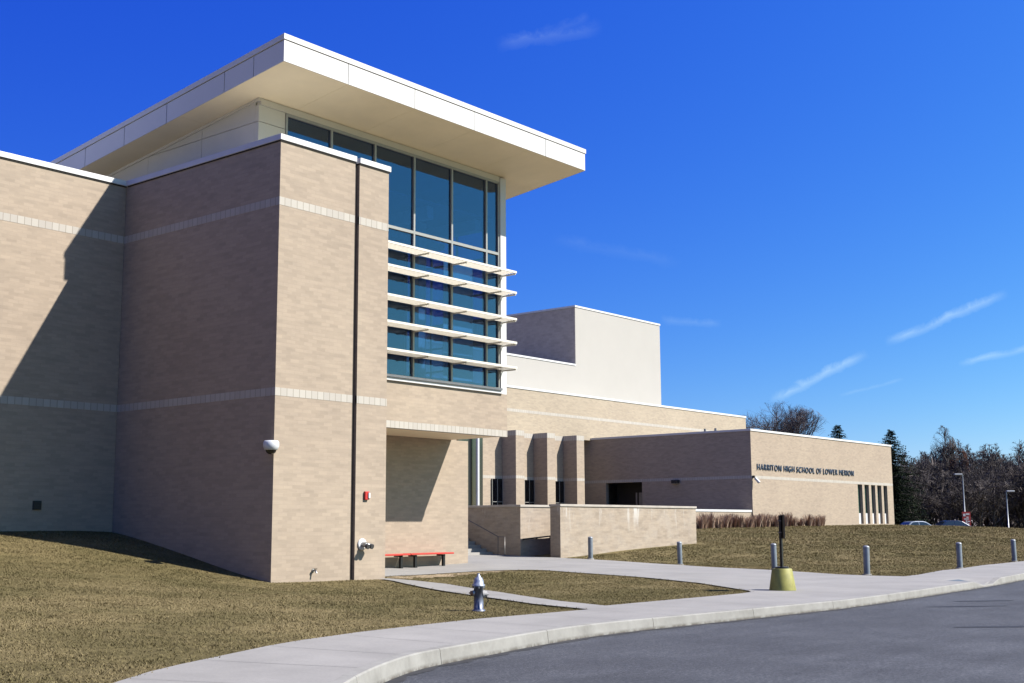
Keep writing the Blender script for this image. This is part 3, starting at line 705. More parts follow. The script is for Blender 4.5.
# lettering
TXT = 'HARRITON HIGH SCHOOL OF LOWER MERION'
LET = plain('letter_metal', (.10, .135, .215), .4, .5, .15, 4)
sign = thing('wall_lettering', 'raised dark metal letters naming the school on the front block', 'sign', (81.7, SYF, 4.05))
def text_obj(body):
    cu = bpy.data.curves.new('t', 'FONT'); cu.body = body; cu.size = 1.0; cu.extrude = 0.04; cu.offset = 0.0; cu.resolution_u = 3
    ob = bpy.data.objects.new('t', cu); COL.objects.link(ob); return ob
bpy.context.view_layer.update()
def text_mesh(body):
    ob = text_obj(body); dg = bpy.context.evaluated_depsgraph_get(); dg.update()
    me = bpy.data.meshes.new_from_object(ob.evaluated_get(dg)); cu = ob.data
    bpy.data.objects.remove(ob); bpy.data.curves.remove(cu)
    c = np.array([v.co[:] for v in me.vertices]) if len(me.vertices) else np.zeros((1, 3))
    return me, c
_, call = text_mesh(TXT); Wt = call[:, 0].max() - call[:, 0].min(); x_min = call[:, 0].min(); capH = .72
SCX = (98.25 - 81.68) / Wt; SCZ = .44 / (call[:, 1].max() - call[:, 1].min())
for i, ch in enumerate(TXT):
    if ch == ' ': continue
    _, cpre = text_mesh(TXT[:i + 1]); me, cch = text_mesh(ch)
    xo = cpre[:, 0].max() - cch[:, 0].max(); xm = (cch[:, 0].max() + cch[:, 0].min()) / 2
    for v in me.vertices:
        x, y, z = v.co; v.co = (((x - xm) * .86 + xm + xo - x_min) * SCX, -.03 - z, y * SCZ)
    me.materials.clear(); me.materials.append(LET)
    for p in me.polygons: p.material_index = 0
    me.name = 'letter'; ob = bpy.data.objects.new('letter', me); COL.objects.link(ob); ob.parent = sign
for me in [m for m in bpy.data.meshes if m.users == 0]: bpy.data.meshes.remove(me)

# ------------------------------------------------------------------ terrace, guard walls, steps
ter = MB().box(43.2, 54.3, 37.2, 59.3, -1.6, -.02).box(54.301, 80.9, 44.75, 59.3, -1.6, -.02).build('terrace', STEPM); tag(ter, 'raised concrete terrace in front of the entrance', 'terrace', kind='structure')
def guard_brick():
    m = brick_mat('stained_brick', (.445, .368, .285), (.405, .332, .258), (.425, .352, .275), stain=.2)
    nt = m.node_tree; b = nt.nodes['Principled BSDF']; src = b.inputs['Base Color'].links[0].from_socket
    P = posn(nt); mp = nd(nt, 'ShaderNodeMapping'); mp.inputs['Scale'].default_value = (1.1, 1.1, .16); nt.links.new(P, mp.inputs[0])
    f = noise(nt, mp.outputs[0], 2.0, 5, .7); f2 = noise(nt, P, 1.3, 5, .7)
    sp = nt.nodes.new('ShaderNodeSeparateXYZ'); nt.links.new(P, sp.inputs[0])
    mr = nd(nt, 'ShaderNodeMapRange'); mr.inputs['From Min'].default_value = -.3; mr.inputs['From Max'].default_value = .85; nt.links.new(sp.outputs[2], mr.inputs['Value'])
    mul = nt.nodes.new('ShaderNodeMath'); mul.operation = 'MULTIPLY'; nt.links.new(mr.outputs[0], mul.inputs[0]); nt.links.new(ramp(nt, f, [(.57, (0, 0, 0)), (.66, (1, 1, 1))]), mul.inputs[1])
    c = mixrgb(nt, ramp(nt, f2, [(.45, (0, 0, 0)), (.7, (.30, .30, .30))]), src, sc((.58, .53, .46)))
    c = mixrgb(nt, mul.outputs[0], c, sc((.66, .63, .58))); nt.links.new(c, b.inputs['Base Color']); return m
GBR = guard_brick(); GCOP = plain('precast_coping', (.50, .45, .385), .85, 0, .12, 2)
gw = thing('guard_wall', 'long low brick wall with white coping and lime streaks beside the plaza', 'wall', (42.66, 32.5, -1.3))
MB().box(42.66, 53.72, 32.5, 33.04, -2, .86).build('brick_wall', GBR, gw); MB().box(42.62, 53.76, 32.46, 33.08, .86, .96).build('coping', GCOP, gw, .01)
gw2 = thing('guard_wall', 'low brick wall turning the corner behind the steps, handrail on its face', 'wall', (42.3, 34.4, -1.3))
MB().box(42.3, 53.7, 34.4, 34.9, -2, .86).box(42.3, 42.8, 34.9, 42.5, -2, .86).build('brick_wall', GBR, gw2); MB().box(42.26, 53.7, 34.36, 34.94, .86, .96).box(42.26, 42.84, 34.94, 42.5, .86, .96).build('coping', GCOP, gw2, .01)
gw3 = thing('guard_wall', 'low brick wall with white top between lettered block and long wall, behind dry grasses', 'wall', (66, 44.2, -.2))
MB().box(57, 80.9, 44.3, 44.7, -2, .98).build('brick_wall', BR, gw3); MB().box(57, 80.9, 44.26, 44.74, .98, 1.13).build('coping', COPING, gw3)
st = thing('entrance_steps', 'concrete steps climbing beside the dark side wall', 'steps', (37, 35.4, -1.3))
sm = MB()
for k in range(8): sm.box(35.8, 42.25, 35.95 + k * .34, 35.95 + (k + 1) * .34 if k < 7 else 42, -1.7, -1.24 + (k + 1) * .155)
sm.build('steps', STEPM, st)
RAIL = plain('rail_metal', (.20, .19, .18), .4, .6)
def rail(label, pts, posts, mat, wallfix=None, r=.022):
    o = thing('handrail', label, 'handrail', pts[0])
    MB().tube(pts, r, 8).build('rail', mat, o)
    for a, b in posts: MB().tube([a, b], r * .9, 8).build('post' if wallfix is None else 'wall_bracket', mat, o)
rail('thin grey handrail rising with the steps in shadow', [(41.95, 35.0, -1.25), (41.95, 35.0, -.43), (41.95, 35.36, -.42), (41.95, 37.6, .52), (41.95, 38.0, .53)], [((41.95, 35.38, -.42), (41.95, 35.38, -1.2)), ((41.95, 37.62, .51), (41.95, 37.62, -.3))], RAIL)
rail('dark handrail sloping up along the lit low wall', [(42.3, 34.28, -.53), (46.5, 34.28, -.27)], [((42.45, 34.28, -.52), (42.45, 34.40, -.56)), ((43.4, 34.28, -.46), (43.4, 34.40, -.50)), ((44.4, 34.28, -.4), (44.4, 34.40, -.44))], plain('rail_dark', (.03, .028, .026), .5, .3), 1, .032)

# ------------------------------------------------------------------ bench
bz = hz(32.2, 31.3) + .03
bn = thing('bench', 'red topped bench on black legs in the brick recess', 'bench', (32.2, 31.3, bz))
RED = plain('bench_red', (.62, .045, .03), .4, 0, .1, 3); BLKM = plain('black_metal', (.018, .018, .018), .45, .3)
MB().box(29.2, 32.1, 31.1, 31.53, bz + .44, bz + .50).build('seat', RED, bn, .012); MB().box(32.13, 34.38, 31.1, 31.53, bz + .448, bz + .508).build('seat', RED, bn, .012)
for x in (30.0, 31.7, 32.42, 33.9):
    MB().box(x - .05, x + .05, 31.15, 31.24, bz + .02, bz + .44).box(x - .045, x + .045, 31.15, 31.5, bz + .39, bz + .439).box(x - .055, x + .055, 31.13, 31.5, bz - .01, bz + .02).build('leg', BLKM, bn)

# ------------------------------------------------------------------ hydrant
hx, hy = 17.95, 15.62; h0 = hz(hx, hy) + .0
hd = thing('fire_hydrant', 'silver and blue fire hydrant on the lawn beside the pavement', 'hydrant', (hx, hy, h0))
HBODY = plain('hydrant_blue', (.15, .17, .23), .45, .35, .35, 9); HCAP = plain('hydrant_silver', (.46, .50, .56), .35, .5, .12, 9); HNOZ = plain('nozzle_white', (.50, .49, .46), .45, 0, .1, 9)
def c0(z): return (hx, hy, h0 + z)
MB().lathe([(.135, -.03), (.135, .03), (.098, .04), (.095, .46), (.125, .465), (.125, .495)], c0(0), 24).build('barrel', HBODY, hd)
MB().lathe([(.13, .496), (.13, .52), (.108, .53), (.10, .60), (.075, .655), (.04, .675), (.04, .70), (.025, .705), (.025, .745)], c0(0), 24).build('bonnet', HCAP, hd)
bb = MB()
for k in range(8):
    t = k * math.pi / 4; bb.lathe([(.012, .452), (.012, .53)], (hx + .116 * math.cos(t), hy + .116 * math.sin(t), h0), 6)
bb.build('bolts', HCAP, hd)
def nozzle(d, r, ln, z, nm):
    d = Vector(d).normalized(); p = Vector((hx, hy, h0 + z))
    MB().tube([p + d * .08, p + d * (.08 + ln * .5)], r * 1.1, 16).build(nm, HNOZ, hd)
    MB().tube([p + d * (.08 + ln * .5), p + d * (.08 + ln)], r * .92, 16).tube([p + d * (.08 + ln), p + d * (.08 + ln + .03)], r * .3, 5).build('nozzle_cap', HNOZ if r > .05 else plain('cap_rust', (.32, .15, .08), .6), hd)
nozzle((-.636, .5, 0), .048, .085, .36, 'hose_nozzle'); nozzle((.72, -.60, 0), .068, .09, .33, 'pump_nozzle'); nozzle((.5, .8, 0), .048, .085, .36, 'hose_nozzle')
q = Vector((hx, hy, h0)); r3 = Vector((.636, -.772, 0)); 
MB().tube([q + r3 * .14 + Vector((-.1, -.08, .33)), q + r3 * .20 + Vector((-.1, -.08, .22)), q + r3 * .13 + Vector((-.1, -.08, .10))], .009, 6).build('chain', BLKM, hd)

# ------------------------------------------------------------------ bollards
BOL = plain('bollard_steel', (.235, .265, .30), .5, .25, .15, 5)
blab = ['weathered steel bollard standing in front of the long low brick wall', 'grey bollard at the plaza edge near the right end of the low wall', 'grey bollard just behind the yellow based sign post',
        'grey bollard at the plaza corner, nearest to the kerb', 'grey bollard on the lawn edge between plaza corner and drain mat', 'rightmost grey bollard at the edge of the photo']
bp = [(42.5, 30.82, .92), (43.66, 27.21, .92), (40.7, 21.44, .92), (38.23, 16.89, .92), (45.15, 16.43, .93), (54.47, 17.5, .93)]
proto = thing('bollard', blab[0], 'bollard', (bp[0][0], bp[0][1], hz(*bp[0][:2])), 0, 'bollards along the plaza edge')
MB().lathe([(.10, -.1), (.10, .86), (.098, .87)], (0, 0, 0), 20).build('post', BOL, proto, rel=True)
MB().lathe([(.106, .872), (.106, .89), (.09, .915), (.055, .935), (0, .942)], (0, 0, 0), 20).build('cap', plain('bollard_cap', (.33, .345, .36), .45, .3), proto, rel=True)
MB().lathe([(.15, -.05), (.15, .035), (.125, .045)], (0, 0, 0), 20).build('footing', CONC, proto, rel=True)
for (x, y, s), lb_ in list(zip(bp, blab))[1:]:
    c = copy_tree(proto); c.location = (x, y, hz(x, y)); c['label'] = lb_; c.rotation_euler = (random.uniform(-.015, .015), random.uniform(-.015, .015), random.uniform(0, 6))

# ------------------------------------------------------------------ sign post in yellow concrete base
px_, py_ = 28.0, 14.55; pz = hz(px_, py_) + .03
sp = thing('sign_post', 'portable sign post, its dark board edge-on, in a yellow tapered concrete base', 'sign', (px_, py_, pz))
MB().lathe([(.325, 0), (.32, .03), (.245, .50), (.23, .52)], (px_, py_, pz), 32).build('base', plain('yellow_paint', (.34, .32, .070), .6, 0, .22, 5), sp)
MB().lathe([(.17, .521), (.165, .56)], (px_, py_, pz), 16).box(px_ - .03, px_ + .03, py_ - .03, py_ + .03, pz + .5, pz + 1.80).build('post', BLKM, sp)
bd = MB(); dv = Vector((.79, .61, 0)); nv = Vector((-.61, .79, 0)); c = Vector((px_, py_, 0)) + nv * -.045
V = []
for zz in (pz + 1.24, pz + 1.82):
    for a, b in ((-.30, -.008), (.30, -.008), (.30, .008), (-.30, .008)):
        v = c + dv * a + nv * b; V.append((v.x, v.y, zz))
bd.hexa(V).build('sign_board', plain('sign_back', (.045, .04, .032), .5, .2), sp)
MB().box(px_ - .045, px_ + .045, py_ - .05, py_ + .045, pz + 1.38, pz + 1.40).box(px_ - .045, px_ + .045, py_ - .05, py_ + .045, pz + 1.66, pz + 1.68).build('clamp', GREY, sp)

# tactile mat at the kerb ramp
tm = drape('tactile_mat', [(35.55, 12.85), (36.9, 12.95), (36.95, 13.5), (35.6, 13.4)], .036, plain('slate_mat', (.10, .13, .15), .7, 0, .2, 8), .25); tag(tm, 'slate blue tactile mat on the kerb ramp', 'mat')

# ------------------------------------------------------------------ dry ornamental grasses
STRAW = None
def straw_mat():
    m, nt, b = new_mat('dry_stalks', (.3, .2, .13), .9, 0, .1); g = nt.nodes.new('ShaderNodeNewGeometry')
    nt.links.new(ramp(nt, g.outputs['Random Per Island'], [(0, sc((.24, .135, .090))), (.5, sc((.42, .275, .195))), (1, sc((.62, .46, .34)))]), b.inputs['Base Color']); return m
STRAW = straw_mat()
def clump(seed, h):
    r = random.Random(seed); b = MB()
    for k in range(260):
        a = r.uniform(0, 6.283); d = r.uniform(0, .26); ln = h * r.uniform(.5, 1.08); tilt = r.uniform(.02, .38); w = r.uniform(.010, .022)
        p = Vector((d * math.cos(a), d * math.sin(a), -.05)); q = p + Vector((math.cos(a) * tilt * ln, math.sin(a) * tilt * ln, ln)); sdir = Vector((-math.sin(a * 1.7), math.cos(a * 1.7), 0)) * w
        mdl = p.lerp(q, .6) - Vector((math.cos(a), math.sin(a), 0)) * tilt * ln * .15
        b.add([p - sdir, p + sdir, mdl + sdir * .8, mdl - sdir * .8, q + sdir * .25, q - sdir * .25], [(0, 1, 2, 3), (3, 2, 4, 5)])
    return b
meshes = []
for k in range(4):
    o = clump(k, [1.0, .9, 1.06, .84][k]).build('dry_grass_clump', STRAW, rel=True); meshes.append(o.data)
    o['_proto'] = 1
protos = [o for o in COL.objects if o.get('_proto')]
gx_l = [71.6 + .56 * k for k in range(24)] + [85.6, 86.4, 87.9, 88.5, 89.2, 89.8, 90.3]
for i, x in enumerate(gx_l):
    o = protos[i] if i < 4 else protos[i % 4].copy()
    if i >= 4: COL.objects.link(o)
    if '_proto' in o: del o['_proto']
    y = 43.4 + random.uniform(-.35, .3); s = random.uniform(.85, 1.12) * (.82 if x > 85 else 1.0)
    o.location = (x + random.uniform(-.12, .12), y, hz(x, y)); o.rotation_euler = (0, 0, random.uniform(0, 6.28)); o.scale = (1.1 * s, 1.1 * s, s)
    if x < 85: tag(o, 'dry brown grass clump in the dense row before the low white topped wall', 'grass clump', 'dense row of dry grass clumps')
    else: tag(o, 'dry brown grass clump in the sparse group under the wall lettering', 'grass clump', 'sparse dry grass clumps under the lettering')

# ------------------------------------------------------------------ lawn blades
def make_blades():
    n0 = 2600000
    X = rng.uniform(-4, 116, n0); Y = rng.uniform(9, 44.1, n0)
    cc = np.c_[X, Y, np.full(n0, -1.2)] @ M; u = F_PX * cc[:, 0] / cc[:, 2]; v = F_PX * cc[:, 1] / cc[:, 2]
    ok = (cc[:, 2] > 8) & (np.abs(u) < 760) & (np.abs(v) < 420)
    ok &= rng.random(n0) < np.clip((30 / np.maximum(cc[:, 2], 18)) ** 1.6, .05, 1)
    ok &= ~((X > 20.7) & (Y > 25.05) & (X < 24.9)); ok &= ~((X > 24) & (X < 36) & (Y > 31.5)); ok &= ~(Y > 32.1) | (X > 54); ok &= ~((Y > 43.6) & (X < 81)); ok &= ~((X > 42.5) & (X < 53.9) & (Y > 32.3))
    ok &= ~((X > 33) & (X < 42.6) & (Y > 28))
    X, Y = X[ok], Y[ok]
    ok = ~in_poly(X + rng.normal(0, .025, len(X)), Y + rng.normal(0, .025, len(X))) & (kerb_dist(X, Y) > .3); X, Y = X[ok], Y[ok]
    bare = (np.sin(X * 1.7 + 2 * np.sin(Y * .9)) + np.sin(Y * 2.3 + X * .4)) ; keep = rng.random(len(X)) < np.where(bare > .9, .45, 1.0); X, Y = X[keep], Y[keep]
    Z = HT(X, Y); Z += .032 * in_poly(X, Y); n = len(X); V = []; 
    for b in range(2):
        a = rng.uniform(0, 6.283, n); dist = np.clip(np.hypot(X, Y) / 30, 1, 3.2); cl = np.clip(.5 + .5 * np.sin(X * 3.1 + 2.2 * np.sin(Y * 2.3)) * np.sin(Y * 3.7 + 1.7 * np.sin(X * 1.9)), 0, 1) ** 2; h = rng.uniform(.008, .022, n) * (1 + 1.1 * cl) * dist; w = rng.uniform(.004, .008, n) * dist; ln = rng.uniform(.8, 2.6, n)
        ox = X + rng.normal(0, .02, n); oy = Y + rng.normal(0, .02, n)
        p0 = np.c_[ox - np.sin(a) * w, oy + np.cos(a) * w, Z - .005]; p1 = np.c_[ox + np.sin(a) * w, oy - np.cos(a) * w, Z - .005]
        p2 = np.c_[ox + np.cos(a) * h * ln, oy + np.sin(a) * h * ln, Z + h]
        V.append(np.stack([p0, p1, p2], 1).reshape(-1, 3))
    V = np.concatenate(V); nf = len(V) // 3
    me = bpy.data.meshes.new('grass'); me.vertices.add(len(V)); me.vertices.foreach_set('co', V.ravel())
    me.loops.add(len(V)); me.loops.foreach_set('vertex_index', np.arange(len(V), dtype=np.int32))
    me.polygons.add(nf); me.polygons.foreach_set('loop_start', np.arange(0, len(V), 3, dtype=np.int32)); me.polygons.foreach_set('loop_total', np.full(nf, 3, dtype=np.int32))
    me.update(calc_edges=True); me.validate(); me.materials.append(BLADE)
    o = bpy.data.objects.new('grass', me); COL.objects.link(o); return tag(o, 'short dry grass blades of the lawn', 'grass', kind='stuff')
make_blades()

# ------------------------------------------------------------------ trees
def bark(name, c, v=.3): return plain(name, c, .95, 0, v, 3)
def twig_mat(name, lo, hi):
    m, nt, b = new_mat(name, hi, .95, 0, .1); g = nt.nodes.new('ShaderNodeNewGeometry')
    nt.links.new(ramp(nt, g.outputs['Random Per Island'], [(0, sc(lo)), (1, sc(hi))]), b.inputs['Base Color']); return m
BARK = bark('bark', (.085, .072, .066)); TWIG = twig_mat('twigs', (.050, .045, .043), (.21, .180, .165)); TWIGR = twig_mat('reddish_twigs', (.06, .032, .024), (.17, .085, .062))
NEED = twig_mat('needles', (.008, .016, .009), (.030, .045, .022))
def bare_tree(seed, height, rx, base=.30, limbs=16, sec=11, tert=8, tw=.035, fork=.35):
    """trunk mesh and branch mesh of a leafless tree: limbs fan from the trunk out to an uneven dome"""
    r = random.Random(seed); T = MB(); B = MB()
    zc, rz = height * (base + 1) / 2, height * (1 - base) / 2
    def rnd(): return Vector((r.gauss(0, 1), r.gauss(0, 1), r.gauss(0, 1))).normalized()
    def bez(p, c, q, n): return [(p * (1 - t) ** 2 + c * 2 * t * (1 - t) + q * t * t) for t in [i / n for i in range(n + 1)]]
    lean = Vector((r.uniform(-.06, .06), r.uniform(-.06, .06), 0)) * height
    top = lean + Vector((0, 0, height * .86))
    tp = bez(Vector((0, 0, -.4)), Vector((0, 0, height * .4)), top, 8); R0 = height * .017
    T.tube(tp, [R0 * (1.25 if i == 0 else 1 - .88 * i / 8) for i in range(9)], 8, cap=False)
    def ribbon(pts, w0, w1):
        s_ = rnd(); V = []
        for i, q in enumerate(pts):
            d = (pts[min(i + 1, len(pts) - 1)] - pts[max(i - 1, 0)]).normalized(); e = s_.cross(d)
            e = (e.normalized() if e.length > 1e-3 else Vector((1, 0, 0))) * (w0 + (w1 - w0) * i / (len(pts) - 1)) * .5
            V += [q - e, q + e]
        B.add(V, [(2 * i, 2 * i + 1, 2 * i + 3, 2 * i + 2) for i in range(len(pts) - 1)])
    for k in range(limbs):
        f = (k + .5) / limbs; t = fork + (.95 - fork) * r.random() ** 1.3 if k > 3 else fork
        i = min(int(t * 8), 7); q = tp[i].lerp(tp[i + 1], t * 8 - i)
        a = k * 2.4 + r.uniform(-.4, .4); el = math.asin(min(1, max(-.25, 1 - 1.2 * ((k * .618) % 1) + r.uniform(-.08, .08))))
        P = Vector((math.cos(a) * math.cos(el) * rx, math.sin(a) * math.cos(el) * rx, zc + math.sin(el) * rz)) * 1.0
        P = q + (P - q) * r.uniform(.82, 1.0)
        c = q.lerp(P, .45) + Vector((math.cos(a), math.sin(a), .2)) * (P - q).length * r.uniform(.02, .16) + rnd() * .3
        L = bez(q, c, P, 6); rl = R0 * .42 * (1 - .5 * t)
        B.tube(L, [rl * (1 - .85 * j / 6) + tw * .25 for j in range(7)], 5, cap=False)
        ln = (P - q).length
        for m in range(sec):
            u = r.uniform(.18, 1.0); j = min(int(u * 6), 5); p = L[j].lerp(L[j + 1], u * 6 - j); d = (L[j + 1] - L[j]).normalized()
            e = (d * .75 + rnd() * .75 + Vector((0, 0, .25))).normalized(); l2 = ln * r.uniform(.22, .42) * (1.15 - .55 * u)
            E_ = p + e * l2; S2 = bez(p, p + e * l2 * .5 + rnd() * l2 * .12, E_, 4)
            B.tube(S2, [rl * .35 * (1 - .8 * g / 4) * (1 - .5 * u) + tw * .22 for g in range(5)], 3, cap=False)
            for n in range(tert):
                v = r.uniform(.15, 1.0); g = min(int(v * 4), 3); p3 = S2[g].lerp(S2[g + 1], v * 4 - g); d3 = (S2[g + 1] - S2[g]).normalized()
                e3 = (d3 * .7 + rnd() * .8 + Vector((0, 0, .3))).normalized(); l3 = l2 * r.uniform(.25, .55)
                S3 = [p3, p3 + e3 * l3 * .5 + rnd() * l3 * .08, p3 + e3 * l3]; ribbon(S3, tw * .7, tw * .35)
                for w in range(3):
                    p4 = S3[1].lerp(S3[2], r.random()) if w else S3[0].lerp(S3[1], r.random()); e4 = (e3 * .7 + rnd() * .8 + Vector((0, 0, .25))).normalized() * l3 * r.uniform(.35, .7); s4 = rnd() * tw * .28
                    B.add([p4 - s4, p4 + s4, p4 + e4], [(0, 1, 2)])
    for i, (x, y, z) in enumerate(B.v):                          # twigs stop at an uneven rounded outline
        e = ((x - lean.x * .8) / rx) ** 2 + ((y - lean.y * .8) / rx) ** 2; e += ((z - zc) / rz) ** 2 if z > zc else 0
        lim = 1.0 + .10 * math.sin(5 * math.atan2(y, x) + seed) * math.cos(3.1 * z / rz)
        if e > lim: k = math.sqrt(lim / e); B.v[i] = (lean.x * .8 + (x - lean.x * .8) * k, lean.y * .8 + (y - lean.y * .8) * k, zc + (z - zc) * k if z > zc else z)
    return T, B
def place_tree(name, label, T, B, tm, bm_, loc, group=None, cat='tree', rz=0):
    o = thing(name, label, cat, loc, rz, group); T.build('trunk', tm, o, rel=True); B.build('branches', bm_, o, rel=True); return o
# the round bare tree over the roof
T, B = bare_tree(3, 16.3, 7.6, .34, 74, 14, 9, .036, .28)
place_tree('bare_tree', 'round crowned bare tree rising behind the roof of the lettered block', T, B, BARK, twig_mat('pale_twigs', (.07, .062, .068), (.20, .175, .18)), (140.9, 73.2, -1.0))
T, B = bare_tree(5, 14.2, 1.9, .3, 26, 12, 8, .055, .3)
place_tree('bare_tree', 'tall slender bare tree standing above the rest of the wood', T, B, BARK, TWIG, (164.8, 61.0, -1.2))
T, B = bare_tree(8, 11.9, 1.8, .2, 26, 12, 8, .07, .25)
place_tree('bare_tree', 'narrow russet tree beside the tall slender one', T, B, BARK, TWIGR, (160.9, 57.8, -1.2))
def conifer(seed, height, rad, dens=1.0):
    r = random.Random(seed); T = MB().tube([(0, 0, -.3), (0, 0, height * .5), (0, 0, height * .98)], [height * .02, height * .012, .02], 7); B = MB()
    z = height * .06
    while z < height * .99:
        f = 1 - z / height; R = rad * (f ** .72) * r.uniform(.75, 1.1) + .12
        n = int((7 + 9 * f) * dens); a0 = r.uniform(0, 6)
        for k in range(n):
            a = a0 + 6.283 * k / n + r.uniform(-.25, .25); L = R * r.uniform(.6, 1.12); droop = r.uniform(.05, .35) * L; zz = z + r.uniform(-.2, .2)
            steps = max(3, int(L / .22))
            for j in range(steps):
                t = (j + .6) / steps; c = Vector((math.cos(a) * L * t, math.sin(a) * L * t, zz - droop * t * t + .10 * L * t))
                for q in range(3):
                    e = Vector((math.cos(a) + r.uniform(-.9, .9), math.sin(a) + r.uniform(-.9, .9), r.uniform(-.5, .35))).normalized() * r.uniform(.18, .42) * (1 - .45 * t)
                    s = Vector((r.uniform(-1, 1), r.uniform(-1, 1), r.uniform(-.6, .6))).normalized() * r.uniform(.05, .10)
                    B.add([c - s, c + s, c + e], [(0, 1, 2)])
        z += .28 * (1 - .45 * z / height)
    return T, B
T, B = conifer(1, 11.8, 5.2, 1.5)
o = place_tree('spruce_tree', 'dark pointed spruce at the corner of the lettered block', T, B, BARK, NEED, (136.2, 56.6, -1.1))
T, B = conifer(2, 13.8, 5.8, 1.6)
place_tree('evergreen_tree', 'small evergreen top showing over the roof of the lettered block', T, B, BARK, NEED, (150.3, 69.5, -1.0))
# the wood: bare trees in rows, copies of six kinds
kinds = []
for k, (hh, spd, up, mt) in enumerate([(11, 4.2, .2, TWIG), (9.6, 4.6, .15, TWIG), (10.8, 3.2, .2, TWIG), (8.6, 4.8, .1, TWIG), (11.6, 3.6, .25, TWIG), (8.0, 3.4, .15, TWIGR)]):
    T, B = bare_tree(20 + k, hh, spd, up, 20, 10, 7, .075, .22)
    kinds.append((T.build('trunk', BARK, None, rel=True), B.build('branches', mt, None, rel=True)))
kind_desc = ['broad grey bare tree', 'low spreading bare tree', 'upright bare tree', 'short wide bare tree', 'tall forked bare tree', 'small russet bare tree']
wood = []
fwd = np.array([math.cos(YAW), math.sin(YAW)]); rgt = np.array([math.sin(YAW), -math.cos(YAW)])
for row, (d, n_) in enumerate([(150, 13), (160, 13), (172, 14), (186, 15), (202, 15)]):
    for i in range(n_):
        u = (.312 + (.475 - .312) * (i + random.uniform(.1, .9)) / n_); dd = d + random.uniform(-4, 4); P = fwd * dd + rgt * dd * u
        wood.append((P[0], P[1], random.randrange(5) if random.random() > .1 else 5, row))
for i, (x, y, k, row) in enumerate(wood):
    s = random.uniform(.82, 1.08) * (1 + .06 * row) * 1.0
    root = thing('bare_tree', kind_desc[k] + (' at the front of the wood beyond the car park' if row < 2 else ' deep in the wood beyond the car park'), 'tree', (x, y, -1.3), random.uniform(0, 6.28), 'bare trees of the wood')
    root.scale = (s, s, s)
    for c0_ in kinds[k]:
        c = c0_.copy(); COL.objects.link(c); c.parent = root
for a, b in kinds: bpy.data.objects.remove(a); bpy.data.objects.remove(b)
# undergrowth and the dense far side of the wood
def thicket():
    r = random.Random(11); b = MB()
    for k in range(27000):
        u = r.uniform(.27, .56); d = r.uniform(158, 225); P = fwd * d + rgt * d * u; hmax = 7.6 + 1.3 * math.sin(u * 60) + 1.0 * math.sin(u * 23 + 1)
        z = -1.3 + hmax * r.random() ** .8; e = Vector((r.uniform(-.6, .6), r.uniform(-.6, .6), r.uniform(.3, 1.4))) * r.uniform(.6, 1.6); s = Vector((r.uniform(-1, 1), r.uniform(-1, 1), r.uniform(-.3, .3))).normalized() * r.uniform(.04, .16)
        p = Vector((P[0], P[1], z)); b.add([p - s, p + s, p + e], [(0, 1, 2)])
    return b
o = thicket().build('thicket', TWIG); tag(o, 'tangled brush and far trees filling the wood', 'brush', kind='stuff')

